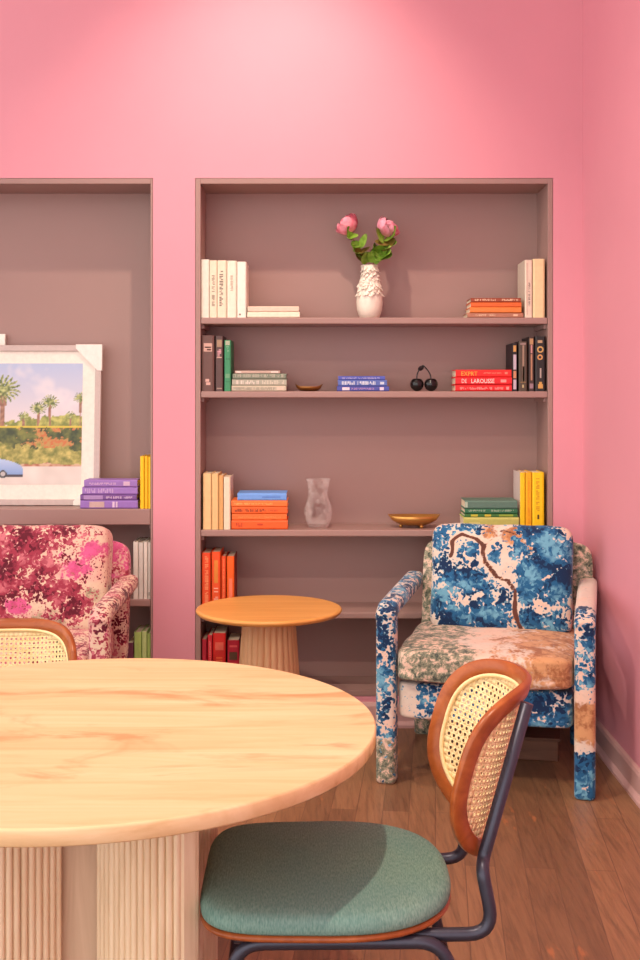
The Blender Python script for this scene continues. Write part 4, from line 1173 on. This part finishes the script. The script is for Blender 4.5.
# ------------------------------------------------------------------ assemble
build_materials()
room()
bookcase('bookcase', 'taupe built-in bookcase filled with colour-sorted books, right of the pink pier', NR,
         [(SH1, 0.027), (SH2, 0.027), (SH3, 0.028), (SH4, 0.027)], 0.023, 0.022)
bookcase('bookcase', 'taupe built-in bookcase holding the leaning palm photograph, left of the pink pier', NL,
         [(LS1, 0.067), (LS2, 0.030)], 0.010, 0.010)
books()
flower_vase()
ornaments()
pictures()
armchair('blue foliage print armchair in the corner beside the bookcase', (0.657, 4.385, 0), -0.245, M['blue_print'], blue_scheme())
armchair('pink and crimson floral armchair in front of left bookcase', (-1.125, 4.36, 0), 0.0, M['pink_print'], pink_scheme(), 0.0, 0.70)
dining_table()
side_table()
dining_chair('cane back chair with teal seat, nearest the camera', (0.013, 2.243, 0), math.radians(-89))
dining_chair('cane back chair beyond the dining table before pink armchair', (-0.825, 2.80, 0), math.radians(4), 0.078)
# low wooden box beneath the armchair
b = MB(); b.box(-0.13, 0.13, -0.09, 0.09, 0.0, 0.078)
t = thing('wooden_box', 'low dark wooden box on the floor under blue armchair', 'box', (0.80, 4.50, 0.0), -0.2)
b.build('body', M['box_wood'], t, bevel=0.004)
b = MB(); b.box(-0.137, 0.137, -0.097, 0.097, 0.0785, 0.09); b.build('lid', M['box_wood'], t, bevel=0.003)
b = MB(); b.box(-0.03, -0.012, -0.0945, -0.0905, 0.035, 0.045); b.build('latch', flat((210, 200, 190), 0.4), t)

# ------------------------------------------------------------------ light
def spot(name, loc, target, power, size, blend, color, radius=0.05):
    l = bpy.data.lights.new(name, 'SPOT'); l.energy = power; l.spot_size = size; l.spot_blend = blend; l.color = color; l.shadow_soft_size = radius
    o = bpy.data.objects.new(name, l); COL.objects.link(o); o.location = loc
    d = Vector(target) - Vector(loc); o.rotation_euler = d.to_track_quat('-Z', 'Y').to_euler(); return o

WARM = (1.0, 0.86, 0.68)
spot('wall_wash_downlight', (-0.15, 3.74, ZC - 0.03), (-0.24, 4.86, 1.70), 140, math.radians(78), 1.0, WARM, 0.04)
spot('table_downlight', (-0.20, 1.40, ZC - 0.03), (-0.15, 2.75, 0), 190, math.radians(104), 1.0, WARM, 0.05)

spot('right_wall_fill', (-2.0, 2.3, ZC - 0.03), (1.1, 3.3, 0.75), 190, math.radians(70), 1.0, WARM, 0.05)  # unseen fill spot, added to brighten the right wall and armchair

w = bpy.data.worlds.new('room_light'); S.world = w; w.use_nodes = True
bg = w.node_tree.nodes['Background']; bg.inputs[0].default_value = (1.0, 0.97, 0.95, 1); bg.inputs[1].default_value = 1.95

cam = bpy.data.cameras.new('camera'); co = bpy.data.objects.new('camera', cam); COL.objects.link(co)
co.location = (0, 0, CAMZ); co.rotation_euler = (PI / 2, 0, 0)
cam.sensor_width = 36; cam.lens = F * 36 / 960; cam.shift_y = -(480 - CY) / 960; cam.clip_start = 0.05
S.camera = co
S.view_settings.view_transform = 'Standard'; S.view_settings.look = 'None'; S.view_settings.gamma = 1.0
S.view_settings.use_curve_mapping = False
S.view_settings.exposure = 0.24
try: S.cycles.use_denoising = True
except Exception: pass
